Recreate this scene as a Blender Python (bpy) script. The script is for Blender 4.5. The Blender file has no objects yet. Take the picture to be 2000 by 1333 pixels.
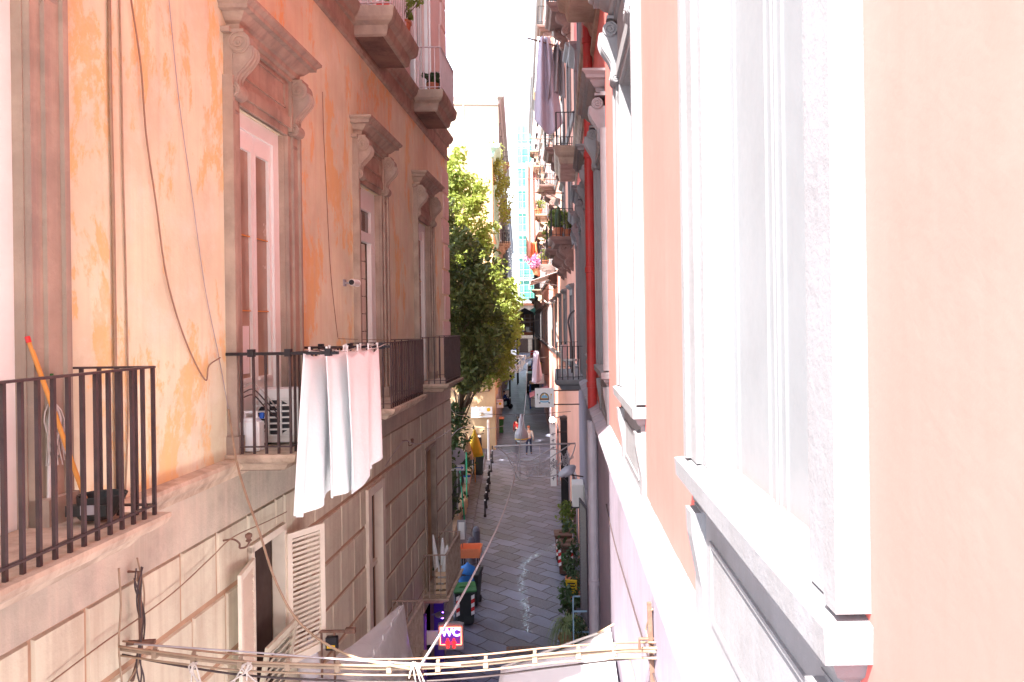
import bpy, bmesh, math, random
from mathutils import Vector, Matrix, noise
rnd = random.Random(11)
CAMROLL = -1
EXPO = 2.65
SC = bpy.context.scene
C = SC.collection
PI = math.pi
R_ = math.radians
F = 1430.0 / 2000.0            # focal length in picture widths
GZ = -8.3                      # street level under the camera (camera height is z = 0)

# ------------------------------------------------------------------ geometry of the place
def zs(y):
    """height of the street along its length: it climbs gently"""
    pts = [(-80, -9.0), (0, -8.5), (22, -8.25), (32, -7.9), (42, -7.35), (80, -7.0), (130, -6.3), (220, -4.6), (420, -1.0), (900, 0)]
    for (a, za), (b, zb) in zip(pts, pts[1:]):
        if y <= b:
            t = max(0, (y - a) / (b - a)); return za + (zb - za) * t
    return 0
RO = R_(.8)
def ray(px, py):
    a = px - 1110; b = py - 632
    return (a * math.cos(RO) - b * math.sin(RO)) / 1430, -(a * math.sin(RO) + b * math.cos(RO)) / 1430
def at(px, py, y):
    u, v = ray(px, py); return Vector((u * y, y, v * y))
def gr(px, py):
    """point of the street surveyed from the photograph"""
    u, v = ray(px, py); y = 10.0
    for _ in range(60):
        y = y * .5 + .5 * zs(y) / v
    return Vector((u * y, y, zs(y)))
def rx(y):
    """right-hand building line"""
    return .65 - .014 * y if y < 24 else .314 - .066 * (y - 24)
def lx(y):
    return -3.53 + .0175 * y if y < 19.6 else -4.4 - .066 * (y - 43)

# ------------------------------------------------------------------ mesh builder
class MB:
    def __init__(s, sg=1):
        s.v = []; s.f = []; s.sg = sg
    def add(s, vs, fs):
        o = len(s.v)
        s.v += [(s.sg * p[0], p[1], p[2]) for p in vs]
        s.f += [tuple(i + o for i in f) for f in fs]
    def box(s, x0, x1, y0, y1, z0, z1):
        x0, x1 = min(x0, x1), max(x0, x1); y0, y1 = min(y0, y1), max(y0, y1); z0, z1 = min(z0, z1), max(z0, z1)
        s.add([(x0, y0, z0), (x1, y0, z0), (x1, y1, z0), (x0, y1, z0), (x0, y0, z1), (x1, y0, z1), (x1, y1, z1), (x0, y1, z1)],
              [(0, 3, 2, 1), (4, 5, 6, 7), (0, 1, 5, 4), (1, 2, 6, 5), (2, 3, 7, 6), (3, 0, 4, 7)])
    def quad(s, a, b, c, d):
        s.add([a, b, c, d], [(0, 1, 2, 3)])
    def prism(s, poly, axis, a0, a1):
        """axis 'y': poly of (x,z); axis 'x': poly of (y,z); axis 'z': poly of (x,y)"""
        n = len(poly)
        def P(p, a):
            return (p[0], a, p[1]) if axis == 'y' else (a, p[0], p[1]) if axis == 'x' else (p[0], p[1], a)
        vs = [P(p, a0) for p in poly] + [P(p, a1) for p in poly]
        fs = [tuple(range(n))[::-1], tuple(range(n, 2 * n))] + [(i, (i + 1) % n, n + (i + 1) % n, n + i) for i in range(n)]
        s.add(vs, fs)
    def tube(s, pts, r, n=8):
        pts = [Vector(p) for p in pts]
        if len(pts) < 2: return
        rs = r if isinstance(r, (list, tuple)) else [r] * len(pts)
        t = (pts[1] - pts[0]).normalized()
        up = Vector((0, 0, 1)) if abs(t.z) < .9 else Vector((1, 0, 0))
        a = t.cross(up).normalized(); vs = []; fs = []
        for i, p in enumerate(pts):
            if i == 0: d = pts[1] - p
            elif i == len(pts) - 1: d = p - pts[i - 1]
            else: d = pts[i + 1] - pts[i - 1]
            d = d.normalized() if d.length > 1e-9 else t
            a = (a - d * a.dot(d))
            a = a.normalized() if a.length > 1e-6 else d.orthogonal().normalized()
            b = d.cross(a)
            for k in range(n):
                w = 2 * PI * k / n
                vs.append(tuple(p + (a * math.cos(w) + b * math.sin(w)) * rs[i]))
        m = len(pts)
        for i in range(m - 1):
            for k in range(n):
                fs.append((i * n + k, i * n + (k + 1) % n, (i + 1) * n + (k + 1) % n, (i + 1) * n + k))
        fs.append(tuple(range(n))[::-1]); fs.append(tuple((m - 1) * n + k for k in range(n)))
        s.add(vs, fs)
    def bar(s, a, b, w=.02, h=None):
        """square bar between two points"""
        h = h or w; a = Vector(a); b = Vector(b); d = (b - a).normalized()
        up = Vector((0, 0, 1)) if abs(d.z) < .95 else Vector((0, 1, 0))
        x = d.cross(up).normalized() * w / 2; y = x.cross(d).normalized() * h / 2
        vs = [tuple(p + sx * x + sy * y) for p in (a, b) for sx, sy in ((-1, -1), (1, -1), (1, 1), (-1, 1))]
        s.add(vs, [(3, 2, 1, 0), (4, 5, 6, 7), (0, 1, 5, 4), (1, 2, 6, 5), (2, 3, 7, 6), (3, 0, 4, 7)])
    def lathe(s, prof, c=(0, 0, 0), n=16, axis='z'):
        vs = []; fs = []
        for (r, h) in prof:
            for k in range(n):
                w = 2 * PI * k / n; a, b = r * math.cos(w), r * math.sin(w)
                q = (a, b, h) if axis == 'z' else (h, a, b) if axis == 'x' else (a, h, b)
                vs.append((c[0] + q[0], c[1] + q[1], c[2] + q[2]))
        m = len(prof)
        for i in range(m - 1):
            for k in range(n):
                fs.append((i * n + k, i * n + (k + 1) % n, (i + 1) * n + (k + 1) % n, (i + 1) * n + k))
        fs.append(tuple(range(n))[::-1]); fs.append(tuple((m - 1) * n + k for k in range(n)))
        s.add(vs, fs)
    def ball(s, c, rx, ry=None, rz=None, n=10):
        ry = ry or rx; rz = rz or rx; m = max(4, n // 2 + 1); vs = []; fs = []
        for i in range(m + 1):
            t = PI * (i + .02) / (m + .04)
            for k in range(n):
                w = 2 * PI * k / n
                vs.append((c[0] + rx * math.sin(t) * math.cos(w), c[1] + ry * math.sin(t) * math.sin(w), c[2] + rz * math.cos(t)))
        for i in range(m):
            for k in range(n):
                fs.append((i * n + k, (i + 1) * n + k, (i + 1) * n + (k + 1) % n, i * n + (k + 1) % n))
        s.add(vs, fs)
    def grid(s, fn, nu, nv):
        vs = [fn(i / nu, j / nv) for j in range(nv + 1) for i in range(nu + 1)]
        s.add(vs, [(j * (nu + 1) + i, j * (nu + 1) + i + 1, (j + 1) * (nu + 1) + i + 1, (j + 1) * (nu + 1) + i) for j in range(nv) for i in range(nu)])
    def wall(s, y0, y1, z0, z1, holes=(), d=0, depth=.25):
        """wall face at x=d with rectangular openings and their reveals"""
        ys = sorted({y0, y1, *[h[0] for h in holes], *[h[1] for h in holes]}); zz = sorted({z0, z1, *[h[2] for h in holes], *[h[3] for h in holes]})
        ys = [y for y in ys if y0 <= y <= y1]; zz = [z for z in zz if z0 <= z <= z1]
        for a, b in zip(ys, ys[1:]):
            for c, e in zip(zz, zz[1:]):
                m, n = (a + b) / 2, (c + e) / 2
                if not any(h[0] < m < h[1] and h[2] < n < h[3] for h in holes):
                    s.quad((d, a, c), (d, b, c), (d, b, e), (d, a, e))
        for (a, b, c, e) in holes:
            c, e = max(c, z0), min(e, z1)
            s.quad((d, a, c), (d - depth, a, c), (d - depth, a, e), (d, a, e)); s.quad((d, b, c), (d, b, e), (d - depth, b, e), (d - depth, b, c))
            s.quad((d, a, e), (d - depth, a, e), (d - depth, b, e), (d, b, e)); s.quad((d, a, c), (d, b, c), (d - depth, b, c), (d - depth, a, c))
    def block(s, y0, y1, z0, z1, d0, d1, ch=.018):
        """raised stone with chamfered edges"""
        if y1 - y0 < 2.2 * ch or z1 - z0 < 2.2 * ch: return
        vs = [(d0, y0, z0), (d0, y1, z0), (d0, y1, z1), (d0, y0, z1), (d1, y0 + ch, z0 + ch), (d1, y1 - ch, z0 + ch), (d1, y1 - ch, z1 - ch), (d1, y0 + ch, z1 - ch)]
        s.add(vs, [(4, 5, 6, 7), (0, 1, 5, 4), (1, 2, 6, 5), (2, 3, 7, 6), (3, 0, 4, 7)])
    def build(s, name, mat, parent=None, loc=(0, 0, 0), rot=(0, 0, 0), smooth=False, bev=0, fix=False, bseg=2):
        me = bpy.data.meshes.new(name); me.from_pydata(s.v, [], s.f); me.update()
        if bev or fix:
            bm = bmesh.new(); bm.from_mesh(me)
            bmesh.ops.remove_doubles(bm, verts=bm.verts, dist=1e-5)
            bmesh.ops.recalc_face_normals(bm, faces=bm.faces)
            if bev:
                es = [e for e in bm.edges if len(e.link_faces) == 2 and e.calc_face_angle(0) > .5]
                bmesh.ops.bevel(bm, geom=es, offset=bev, segments=bseg, affect='EDGES', clamp_overlap=True)
            bm.to_mesh(me); bm.free()
        if smooth:
            me.polygons.foreach_set('use_smooth', [True] * len(me.polygons))
        me.materials.append(mat)
        o = bpy.data.objects.new(name, me); C.objects.link(o)
        o.location = loc; o.rotation_euler = rot
        if parent: o.parent = parent
        return o

def thing(name, label, cat, loc=(0, 0, 0), rotz=0, group=None, rot=None):
    o = bpy.data.objects.new(name, None); C.objects.link(o); o.empty_display_size = .2
    o.location = loc; o.rotation_euler = rot or (0, 0, rotz)
    return tag(o, label, cat, group)
def tag(o, label, cat, group=None):
    o['label'] = label; o['category'] = cat
    if group: o['group'] = group
    return o
def structure(o, kind='structure'):
    o['kind'] = kind; return o
def kids(o):
    return [x for x in C.objects if x.parent == o]
def dup(o, loc=None, rotz=None, parent=None, label=None, scale=None, deep=True):
    c = o.copy(); C.objects.link(c)
    c.parent = parent if parent else None
    if loc is not None: c.location = loc
    if rotz is not None: c.rotation_euler = (0, 0, rotz)
    if scale is not None: c.scale = scale
    if label: c['label'] = label
    if deep:
        for ch in kids(o): dup(ch, parent=c)
    return c

# ------------------------------------------------------------------ materials
def nt(name):
    m = bpy.data.materials.new(name); m.use_nodes = True
    t = m.node_tree; b = t.nodes['Principled BSDF']
    return m, t, b
def N(t, typ, **k):
    n = t.nodes.new(typ)
    for a, v in k.items():
        if a in n.inputs: n.inputs[a].default_value = v
        else: setattr(n, a, v)
    return n
def mixc(t, fac, a, b, mode='MIX'):
    n = t.nodes.new('ShaderNodeMix'); n.data_type = 'RGBA'; n.blend_type = mode
    for i, v in ((0, fac), (6, a), (7, b)):
        if isinstance(v, (float, int)): n.inputs[i].default_value = v
        elif isinstance(v, tuple): n.inputs[i].default_value = (*v[:3], 1)
        else: t.links.new(v, n.inputs[i])
    return n.outputs[2]
def ramp(t, sock, lo, hi, c0=0, c1=1):
    n = t.nodes.new('ShaderNodeMapRange'); t.links.new(sock, n.inputs[0])
    n.inputs[1].default_value = lo; n.inputs[2].default_value = hi; n.inputs[3].default_value = c0; n.inputs[4].default_value = c1
    return n.outputs[0]
def noi(t, co, scale, detail=4, rough=.55, stretch=None, dist=0, off=0):
    if stretch or off:
        mp = t.nodes.new('ShaderNodeMapping'); mp.inputs['Scale'].default_value = stretch or (1, 1, 1)
        mp.inputs['Location'].default_value = (off, off * .7, off * 1.3)
        t.links.new(co, mp.inputs[0]); co = mp.outputs[0]
    n = N(t, 'ShaderNodeTexNoise', Scale=scale, Detail=detail, Roughness=rough, Distortion=dist); t.links.new(co, n.inputs['Vector'])
    return n.outputs['Fac']
def mat(name, col, rough=.7, var=.12, scale=2.5, metal=0, bump=.0, bscale=30, streak=None, patch=None, dirt=None, spec=.4, trans=0, coat=0, alpha=1):
    """col: base; streak=(colour, amount); patch=(colour, threshold, scale); dirt=(colour, amount, scale)"""
    m, t, b = nt(name); co = t.nodes.new('ShaderNodeTexCoord').outputs['Object']
    n1 = noi(t, co, scale)
    dk = tuple(c * (1 - var) for c in col); lt = tuple(min(1, c * (1 + var)) for c in col)
    c = mixc(t, ramp(t, n1, .3, .7), dk, lt)
    if patch:
        pc, th, ps = patch[:3]
        pn = noi(t, co, ps, 12, .72, stretch=(1, 1, .5), dist=.25, off=3.1)
        c = mixc(t, ramp(t, pn, th, th + .035, 0, patch[3] if len(patch) > 3 else .85), c, pc)
    if streak:
        sn = noi(t, co, 3.5, 5, .6, stretch=(1, 2.2, .09), off=7.7)
        c = mixc(t, ramp(t, sn, .46, .75, 0, streak[1]), c, streak[0])
    if dirt:
        dn = noi(t, co, dirt[2], 8, .7, off=12.3)
        c = mixc(t, ramp(t, dn, .5, .72, 0, dirt[1]), c, dirt[0])
    t.links.new(c, b.inputs['Base Color'])
    rr = noi(t, co, scale * 3, 3)
    t.links.new(ramp(t, rr, .3, .7, max(0.02, rough - .08), min(1, rough + .08)), b.inputs['Roughness'])
    b.inputs['Metallic'].default_value = metal; b.inputs['Specular IOR Level'].default_value = spec
    b.inputs['Coat Weight'].default_value = coat
    if trans: b.inputs['Transmission Weight'].default_value = trans
    if alpha < 1: b.inputs['Alpha'].default_value = alpha
    if bump:
        bn = noi(t, co, bscale, 6, .65); bp = N(t, 'ShaderNodeBump', Strength=bump, Distance=.02)
        t.links.new(bn, bp.inputs['Height']); t.links.new(bp.outputs[0], b.inputs['Normal'])
    return m
def glow(name, col, st):
    m, t, b = nt(name); b.inputs['Base Color'].default_value = (*col, 1)
    b.inputs['Emission Color'].default_value = (*col, 1); b.inputs['Emission Strength'].default_value = st
    return m
def leafmat(name, c0, c1, tl=.35):
    m, t, b = nt(name); co = t.nodes.new('ShaderNodeTexCoord').outputs['Object']
    n1 = noi(t, co, .9, 3); n2 = noi(t, co, 9, 2, off=2)
    c = mixc(t, ramp(t, n1, .35, .65), c0, c1); c = mixc(t, ramp(t, n2, .3, .7, 0, .5), c, tuple(x * 1.5 for x in c1))
    t.links.new(c, b.inputs['Base Color']); b.inputs['Roughness'].default_value = .5
    tr = t.nodes.new('ShaderNodeBsdfTranslucent'); t.links.new(c, tr.inputs[0])
    mx = t.nodes.new('ShaderNodeMixShader'); mx.inputs[0].default_value = tl
    t.links.new(b.outputs[0], mx.inputs[1]); t.links.new(tr.outputs[0], mx.inputs[2])
    t.links.new(mx.outputs[0], t.nodes['Material Output'].inputs[0])
    return m

M = {}
M['ochre'] = mat('ochre_plaster', (.74, .70, .50), .85, .13, 1.1, bump=.3, bscale=14, streak=((.66, .53, .37), .6), patch=((.80, .50, .18), .53, 1.25, .75), dirt=((.82, .80, .67), .6, 2.2))
M['band'] = mat('stained_band_plaster', (.48, .415, .33), .9, .2, 1.6, bump=.3, streak=((.62, .50, .40), .8), dirt=((.27, .23, .20), .6, 1.2))
M['rustic'] = mat('rusticated_plaster', (.60, .55, .42), .88, .13, .9, bump=.3, bscale=18, streak=((.38, .28, .20), .6), dirt=((.38, .28, .21), .5, 1.3))
M['groove'] = mat('groove_plaster', (.40, .25, .16), .9, .2, 2)
M['brownstone'] = mat('brown_stone', (.37, .295, .23), .85, .22, 2.2, bump=.4, bscale=25, streak=((.20, .155, .15), .7), dirt=((.50, .40, .31), .6, 3.5))
M['ledge'] = mat('ledge_stone', (.52, .40, .30), .9, .22, 3, bump=.6, bscale=22, streak=((.24, .16, .11), .5), dirt=((.26, .18, .13), .8, 4.5))
M['slabunder'] = mat('slab_underside', (.22, .13, .10), .9, .25, 2, bump=.4, dirt=((.06, .04, .035), .8, 1.8))  # darker brown than the slab edges, with random darker blotches
M['pinkup'] = mat('upper_pink_plaster', (.68, .52, .46), .85, .08, 1.2, bump=.2, streak=((.62, .40, .35), .4))
M['white'] = mat('white_paint', (.82, .86, .83), .5, .04, 3, dirt=((.68, .66, .60), .25, 3))
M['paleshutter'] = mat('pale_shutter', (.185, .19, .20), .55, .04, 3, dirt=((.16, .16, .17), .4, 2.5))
M['bouncewall'] = mat('bounce_wall_stucco', (.42, .40, .37), .85, .05, 1, bump=.1)  # pale stucco of the added wall that bounces light
M['creamshutter'] = mat('cream_shutter', (.74, .66, .54), .55, .05, 3, dirt=((.52, .42, .33), .3, 3))
M['glass'] = mat('window_glass', (.10, .062, .048), .06, .25, .7, spec=.6)
M['curtain'] = mat('pane_with_curtain', (.36, .27, .20), .2, .3, 1, spec=.6)
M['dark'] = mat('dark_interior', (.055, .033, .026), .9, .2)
M['iron'] = mat('dark_iron', (.065, .043, .044), .5, .25, 6, metal=.2, bump=.1, dirt=((.12, .065, .045), .5, 9))
M['black'] = mat('black_iron', (.022, .02, .024), .45, .2, 6, metal=.2)
M['whiteiron'] = mat('white_iron', (.62, .52, .52), .5, .08, 5)
M['salmon'] = mat('salmon_plaster', (.60, .138, .117), .85, .05, .9, bump=.06, bscale=20, streak=((.53, .122, .10), .6), dirt=((.64, .158, .136), .7, 1.3))
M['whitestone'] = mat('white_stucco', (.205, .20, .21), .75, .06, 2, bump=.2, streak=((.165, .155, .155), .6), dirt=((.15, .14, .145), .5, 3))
M['ledgew'] = mat('ledge_slabs', (.29, .27, .31), .8, .1, 3, bump=.2, dirt=((.35, .3, .3), .4, 3))
M['lowright'] = mat('lower_mauve_shade_plaster', (.24, .20, .25), .85, .10, 1.2, bump=.2, streak=((.18, .145, .18), .5), dirt=((.15, .12, .145), .4, 1.6))  # purple cast of the shadows tinted into the base colour
M['redpipe'] = mat('red_pipe_paint', (.32, .024, .022), .55, .18, 2, streak=((.20, .022, .02), .6), dirt=((.24, .06, .045), .6, 5))
M['greypipe'] = mat('grey_pipe_paint', (.33, .29, .33), .5, .1, 4)
M['linen'] = mat('white_linen', (.84, .86, .86), .85, .03, 2, bump=.5, bscale=9)
M['lilac'] = mat('lilac_shade_linen', (.36, .31, .38), .85, .04, 2)  # shade on white laundry put into the lilac grey base colour
M['greylinen'] = mat('grey_linen', (.24, .22, .24), .85, .04, 2)
M['wood'] = mat('wooden_handle', (.60, .26, .05), .5, .15, 8)
M['plasticw'] = mat('white_plastic', (.72, .69, .66), .4, .04, 3)
M['plasticg'] = mat('grey_plastic', (.32, .31, .33), .5, .1, 3)
M['cabletan'] = mat('tan_cable', (.32, .225, .15), .6, .15, 9)
M['cablebrown'] = mat('brown_cable', (.28, .17, .11), .6, .15, 9)
M['cablegrey'] = mat('grey_cable', (.34, .31, .32), .6, .1, 9)
M['cablewhite'] = mat('white_cable', (.52, .47, .43), .55, .08, 9)
M['cabledark'] = mat('dark_cable', (.06, .04, .04), .6, .1, 9)
M['rust'] = mat('rusty_iron', (.16, .085, .06), .75, .3, 12, bump=.3)
M['terracotta'] = mat('terracotta', (.42, .15, .08), .8, .12, 6, bump=.15)
M['bin_brown'] = mat('brown_bin_plastic', (.10, .045, .03), .5, .1, 5)
M['bin_dark'] = mat('dark_bin_plastic', (.025, .03, .03), .5, .1, 5)
M['bin_green'] = mat('green_bin_plastic', (.02, .12, .03), .5, .1, 5)
M['orange'] = mat('orange_plastic', (.80, .26, .12), .5, .06, 5)
M['bluebag'] = mat('blue_bag', (.02, .16, .50), .4, .12, 5)
M['signwhite'] = mat('sign_white', (.80, .80, .80), .45, .02, 3)
M['signblue'] = mat('sign_blue', (.02, .10, .45), .45, .02, 3)
M['signred'] = mat('sign_red', (.65, .03, .03), .45, .02, 3)
M['yellow'] = mat('yellow_plastic', (.72, .45, .02), .5, .06, 5)
M['sand'] = mat('sand_canvas', (.62, .46, .30), .8, .08, 5)
M['bollard'] = mat('grey_bollard_metal', (.13, .13, .17), .55, .12, 5, bump=.15)
M['zinc'] = mat('zinc_lamp_metal', (.30, .28, .31), .45, .1, 6, metal=.5)
M['skin'] = mat('skin', (.55, .33, .24), .6, .05, 6)
M['hairdark'] = mat('dark_hair', (.03, .02, .018), .7, .1, 30)
M['redcloth'] = mat('red_cloth', (.45, .03, .03), .8, .08, 8)
M['paleclo'] = mat('pale_cloth', (.60, .52, .46), .8, .08, 8)
M['navycloth'] = mat('navy_cloth', (.03, .035, .07), .8, .08, 8)
M['bluecloth'] = mat('blue_cloth', (.03, .08, .28), .8, .08, 8)
M['bark'] = mat('tree_bark', (.14, .095, .065), .9, .25, 4, bump=.5, bscale=12)
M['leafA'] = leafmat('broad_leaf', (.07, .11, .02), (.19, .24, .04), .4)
M['leafD'] = leafmat('darkened_shade_leaf', (.03, .052, .014), (.10, .125, .028), .3)  # palazzo's shade on this tree put into darker leaf colours
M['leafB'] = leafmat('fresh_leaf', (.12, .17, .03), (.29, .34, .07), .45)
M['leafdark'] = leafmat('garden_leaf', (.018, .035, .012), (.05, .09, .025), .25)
M['leafgrass'] = leafmat('strap_leaf', (.10, .15, .05), (.22, .26, .11), .3)
M['pinkflower'] = leafmat('pink_flower', (.45, .15, .30), (.62, .30, .48), .3)
M['garden'] = mat('garden_stone', (.46, .36, .26), .9, .2, 2, bump=.4, dirt=((.2, .15, .1), .5, 3))
M['yellowhouse'] = mat('yellow_house_plaster', (.52, .36, .21), .9, .12, 1.2, bump=.25, streak=((.38, .25, .15), .5))
M['cream'] = mat('cream_house_plaster', (.27, .25, .22), .9, .06, .8, bump=.2, dirt=((.22, .19, .165), .5, .6))
M['mint'] = mat('mint_trim', (.36, .62, .52), .8, .08, 2)
M['coral'] = mat('coral_house_plaster', (.72, .36, .28), .88, .08, .8, bump=.2, streak=((.60, .28, .22), .4))
M['rose'] = mat('rose_house_plaster', (.66, .38, .34), .88, .08, .8, bump=.2)
M['tan'] = mat('tan_house_plaster', (.66, .50, .40), .88, .08, .8, bump=.2)
M['teal'] = mat('teal_net', (.10, .31, .25), .8, .12, 1.5)
M['tealdark'] = mat('teal_opening', (.06, .24, .175), .8, .12, 1.5)
M['scaff'] = mat('scaffold_white', (.36, .42, .42), .6, .04, 3)
M['awningw'] = mat('white_canvas', (.80, .79, .80), .8, .03, 2)
M['awningp'] = mat('pink_canvas', (.62, .28, .36), .8, .05, 2)
M['violet'] = mat('violet_panel', (.12, .05, .30), .5, .08, 3)

# plastic film: thin, milky, shiny
def film():
    m, t, b = nt('clear_plastic_film'); co = t.nodes.new('ShaderNodeTexCoord').outputs['Object']
    b.inputs['Base Color'].default_value = (.95, .94, .96, 1); b.inputs['Roughness'].default_value = .22; b.inputs['Transmission Weight'].default_value = .0; b.inputs['Subsurface Weight'].default_value = .0; b.inputs['Specular IOR Level'].default_value = .7
    bn = noi(t, co, 5, 5, .6, dist=.6); bp = N(t, 'ShaderNodeBump', Strength=.5, Distance=.05); t.links.new(bn, bp.inputs['Height']); t.links.new(bp.outputs[0], b.inputs['Normal'])
    n = noi(t, co, 2.5, 3); t.links.new(ramp(t, n, .3, .7, .72, .9), b.inputs['Alpha'])
    return m
M['film'] = film()
tl_ = M['film'].node_tree; tr_ = tl_.nodes.new('ShaderNodeBsdfTranslucent'); tr_.inputs[0].default_value = (.95, .94, .97, 1); ad_ = tl_.nodes.new('ShaderNodeMixShader'); ad_.inputs[0].default_value = .5
tl_.links.new(tl_.nodes['Principled BSDF'].outputs[0], ad_.inputs[1]); tl_.links.new(tr_.outputs[0], ad_.inputs[2]); tl_.links.new(ad_.outputs[0], tl_.nodes['Material Output'].inputs[0])
# basalt paving: slabs laid diagonally, worn and a little shiny
def paving():
    m, t, b = nt('basalt_paving'); co = t.nodes.new('ShaderNodeTexCoord').outputs['Object']
    mp = t.nodes.new('ShaderNodeMapping'); mp.inputs['Rotation'].default_value = (0, 0, R_(38)); t.links.new(co, mp.inputs[0])
    wob = t.nodes.new('ShaderNodeTexNoise'); wob.inputs['Scale'].default_value = 2.2; t.links.new(co, wob.inputs['Vector'])
    va = t.nodes.new('ShaderNodeVectorMath'); va.operation = 'MULTIPLY_ADD'; va.inputs[1].default_value = (.20, .20, 0)
    t.links.new(wob.outputs['Color'], va.inputs[0]); t.links.new(mp.outputs[0], va.inputs[2])
    br = N(t, 'ShaderNodeTexBrick', Scale=1.0); br.offset = .5
    br.inputs['Color1'].default_value = (0, 0, 0, 1); br.inputs['Color2'].default_value = (1, 1, 1, 1); br.inputs['Mortar'].default_value = (.5, .5, .5, 1)
    br.inputs['Mortar Size'].default_value = .020; br.inputs['Mortar Smooth'].default_value = .35; br.inputs['Brick Width'].default_value = 1.0; br.inputs['Row Height'].default_value = .48
    t.links.new(va.outputs[0], br.inputs['Vector'])
    n1 = noi(t, co, 28, 6, .7); n2 = noi(t, co, .55, 4, off=4)
    c = mixc(t, br.outputs['Color'], (.032, .036, .062), (.20, .215, .30))
    c = mixc(t, ramp(t, n1, .35, .7, 0, .5), c, (.30, .315, .37))
    c = mixc(t, ramp(t, n2, .4, .65, 0, .45), c, (.06, .055, .075))
    c = mixc(t, br.outputs['Fac'], c, (.014, .012, .016))
    t.links.new(c, b.inputs['Base Color'])
    rr = mixc(t, br.outputs['Color'], (.34, .34, .34), (.52, .52, .52)); rr = mixc(t, ramp(t, n1, .3, .7, 0, .5), rr, (.6, .6, .6)); t.links.new(rr, b.inputs['Roughness'])
    b.inputs['Specular IOR Level'].default_value = .5
    h = mixc(t, br.outputs['Fac'], n1, (0, 0, 0)); h2 = mixc(t, .55, h, br.outputs['Color'])
    h2 = mixc(t, br.outputs['Fac'], h2, (0, 0, 0))
    bp = N(t, 'ShaderNodeBump', Strength=.55, Distance=.02); t.links.new(h2, bp.inputs['Height']); t.links.new(bp.outputs[0], b.inputs['Normal'])
    return m
M['paving'] = paving()
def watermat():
    m, t, b = nt('water_painted_glint'); co = t.nodes.new('ShaderNodeTexCoord').outputs['Object']
    b.inputs['Base Color'].default_value = (.48, .68, .72, 1); b.inputs['Roughness'].default_value = .08; b.inputs['Specular IOR Level'].default_value = 1.0  # cyan base colour stands in for the sky's reflection
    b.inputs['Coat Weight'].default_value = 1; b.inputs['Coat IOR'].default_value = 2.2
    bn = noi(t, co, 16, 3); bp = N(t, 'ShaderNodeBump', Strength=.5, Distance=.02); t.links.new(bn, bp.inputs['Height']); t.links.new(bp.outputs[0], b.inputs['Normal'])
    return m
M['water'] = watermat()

# ------------------------------------------------------------------ street
mb = MB()
ys = [-60, -30, -10, 0, 8, 14, 18, 22, 25, 28, 32, 36, 40, 44, 50, 60, 70, 80, 95, 110, 130, 150, 180, 220, 300, 420, 900]
xs = [-420, -120, -40, -20, -10, 0, 10, 40, 120, 420]
mb.add([(x, y, zs(y)) for y in ys for x in xs], [(j * len(xs) + i, j * len(xs) + i + 1, (j + 1) * len(xs) + i + 1, (j + 1) * len(xs) + i) for j in range(len(ys) - 1) for i in range(len(xs) - 1)])
structure(mb.build('street', M['paving'], smooth=True))
# raised footway past the garden on the left
mb = MB(); pv = []
for i in range(25):
    y = 20.0 + i * 1.0
    k = -3.62 - .07 * (y - 25)
    pv.append((k, y))
for (k0, y0), (k1, y1) in zip(pv, pv[1:]):
    for (a, b, c, d) in (((k0 - 3, y0, zs(y0) + .07), (k0, y0, zs(y0) + .07), (k1, y1, zs(y1) + .07), (k1 - 3, y1, zs(y1) + .07)),
                         ((k0, y0, zs(y0) + .07), (k0 + .02, y0, zs(y0) - .02), (k1 + .02, y1, zs(y1) - .02), (k1, y1, zs(y1) + .07))):
        mb.quad(a, b, c, d)
structure(mb.build('pavement', M['paving']))

# thin trickle of water down the paving, its sky glint painted as pale flecks
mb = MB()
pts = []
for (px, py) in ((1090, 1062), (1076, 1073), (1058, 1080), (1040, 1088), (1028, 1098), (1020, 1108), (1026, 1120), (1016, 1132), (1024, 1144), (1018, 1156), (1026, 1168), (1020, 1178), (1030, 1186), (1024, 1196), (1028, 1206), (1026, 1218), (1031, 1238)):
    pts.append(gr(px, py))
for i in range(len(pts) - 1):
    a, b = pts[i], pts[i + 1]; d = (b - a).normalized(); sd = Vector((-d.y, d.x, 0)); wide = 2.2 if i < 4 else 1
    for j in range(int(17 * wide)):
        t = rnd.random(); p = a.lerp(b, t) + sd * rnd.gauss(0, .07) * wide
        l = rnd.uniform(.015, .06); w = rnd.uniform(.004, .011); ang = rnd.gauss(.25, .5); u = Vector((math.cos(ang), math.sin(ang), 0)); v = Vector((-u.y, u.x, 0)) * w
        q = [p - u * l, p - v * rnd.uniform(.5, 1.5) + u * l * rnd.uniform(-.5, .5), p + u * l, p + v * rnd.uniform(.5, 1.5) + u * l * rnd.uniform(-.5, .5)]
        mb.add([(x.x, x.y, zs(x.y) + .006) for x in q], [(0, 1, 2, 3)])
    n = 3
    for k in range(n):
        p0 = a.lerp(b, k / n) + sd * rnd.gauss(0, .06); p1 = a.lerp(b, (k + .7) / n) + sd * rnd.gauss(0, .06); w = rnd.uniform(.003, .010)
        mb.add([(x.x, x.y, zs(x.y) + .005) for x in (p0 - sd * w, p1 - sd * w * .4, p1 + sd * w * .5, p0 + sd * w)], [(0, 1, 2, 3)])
structure(mb.build('water', M['water']))

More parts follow.
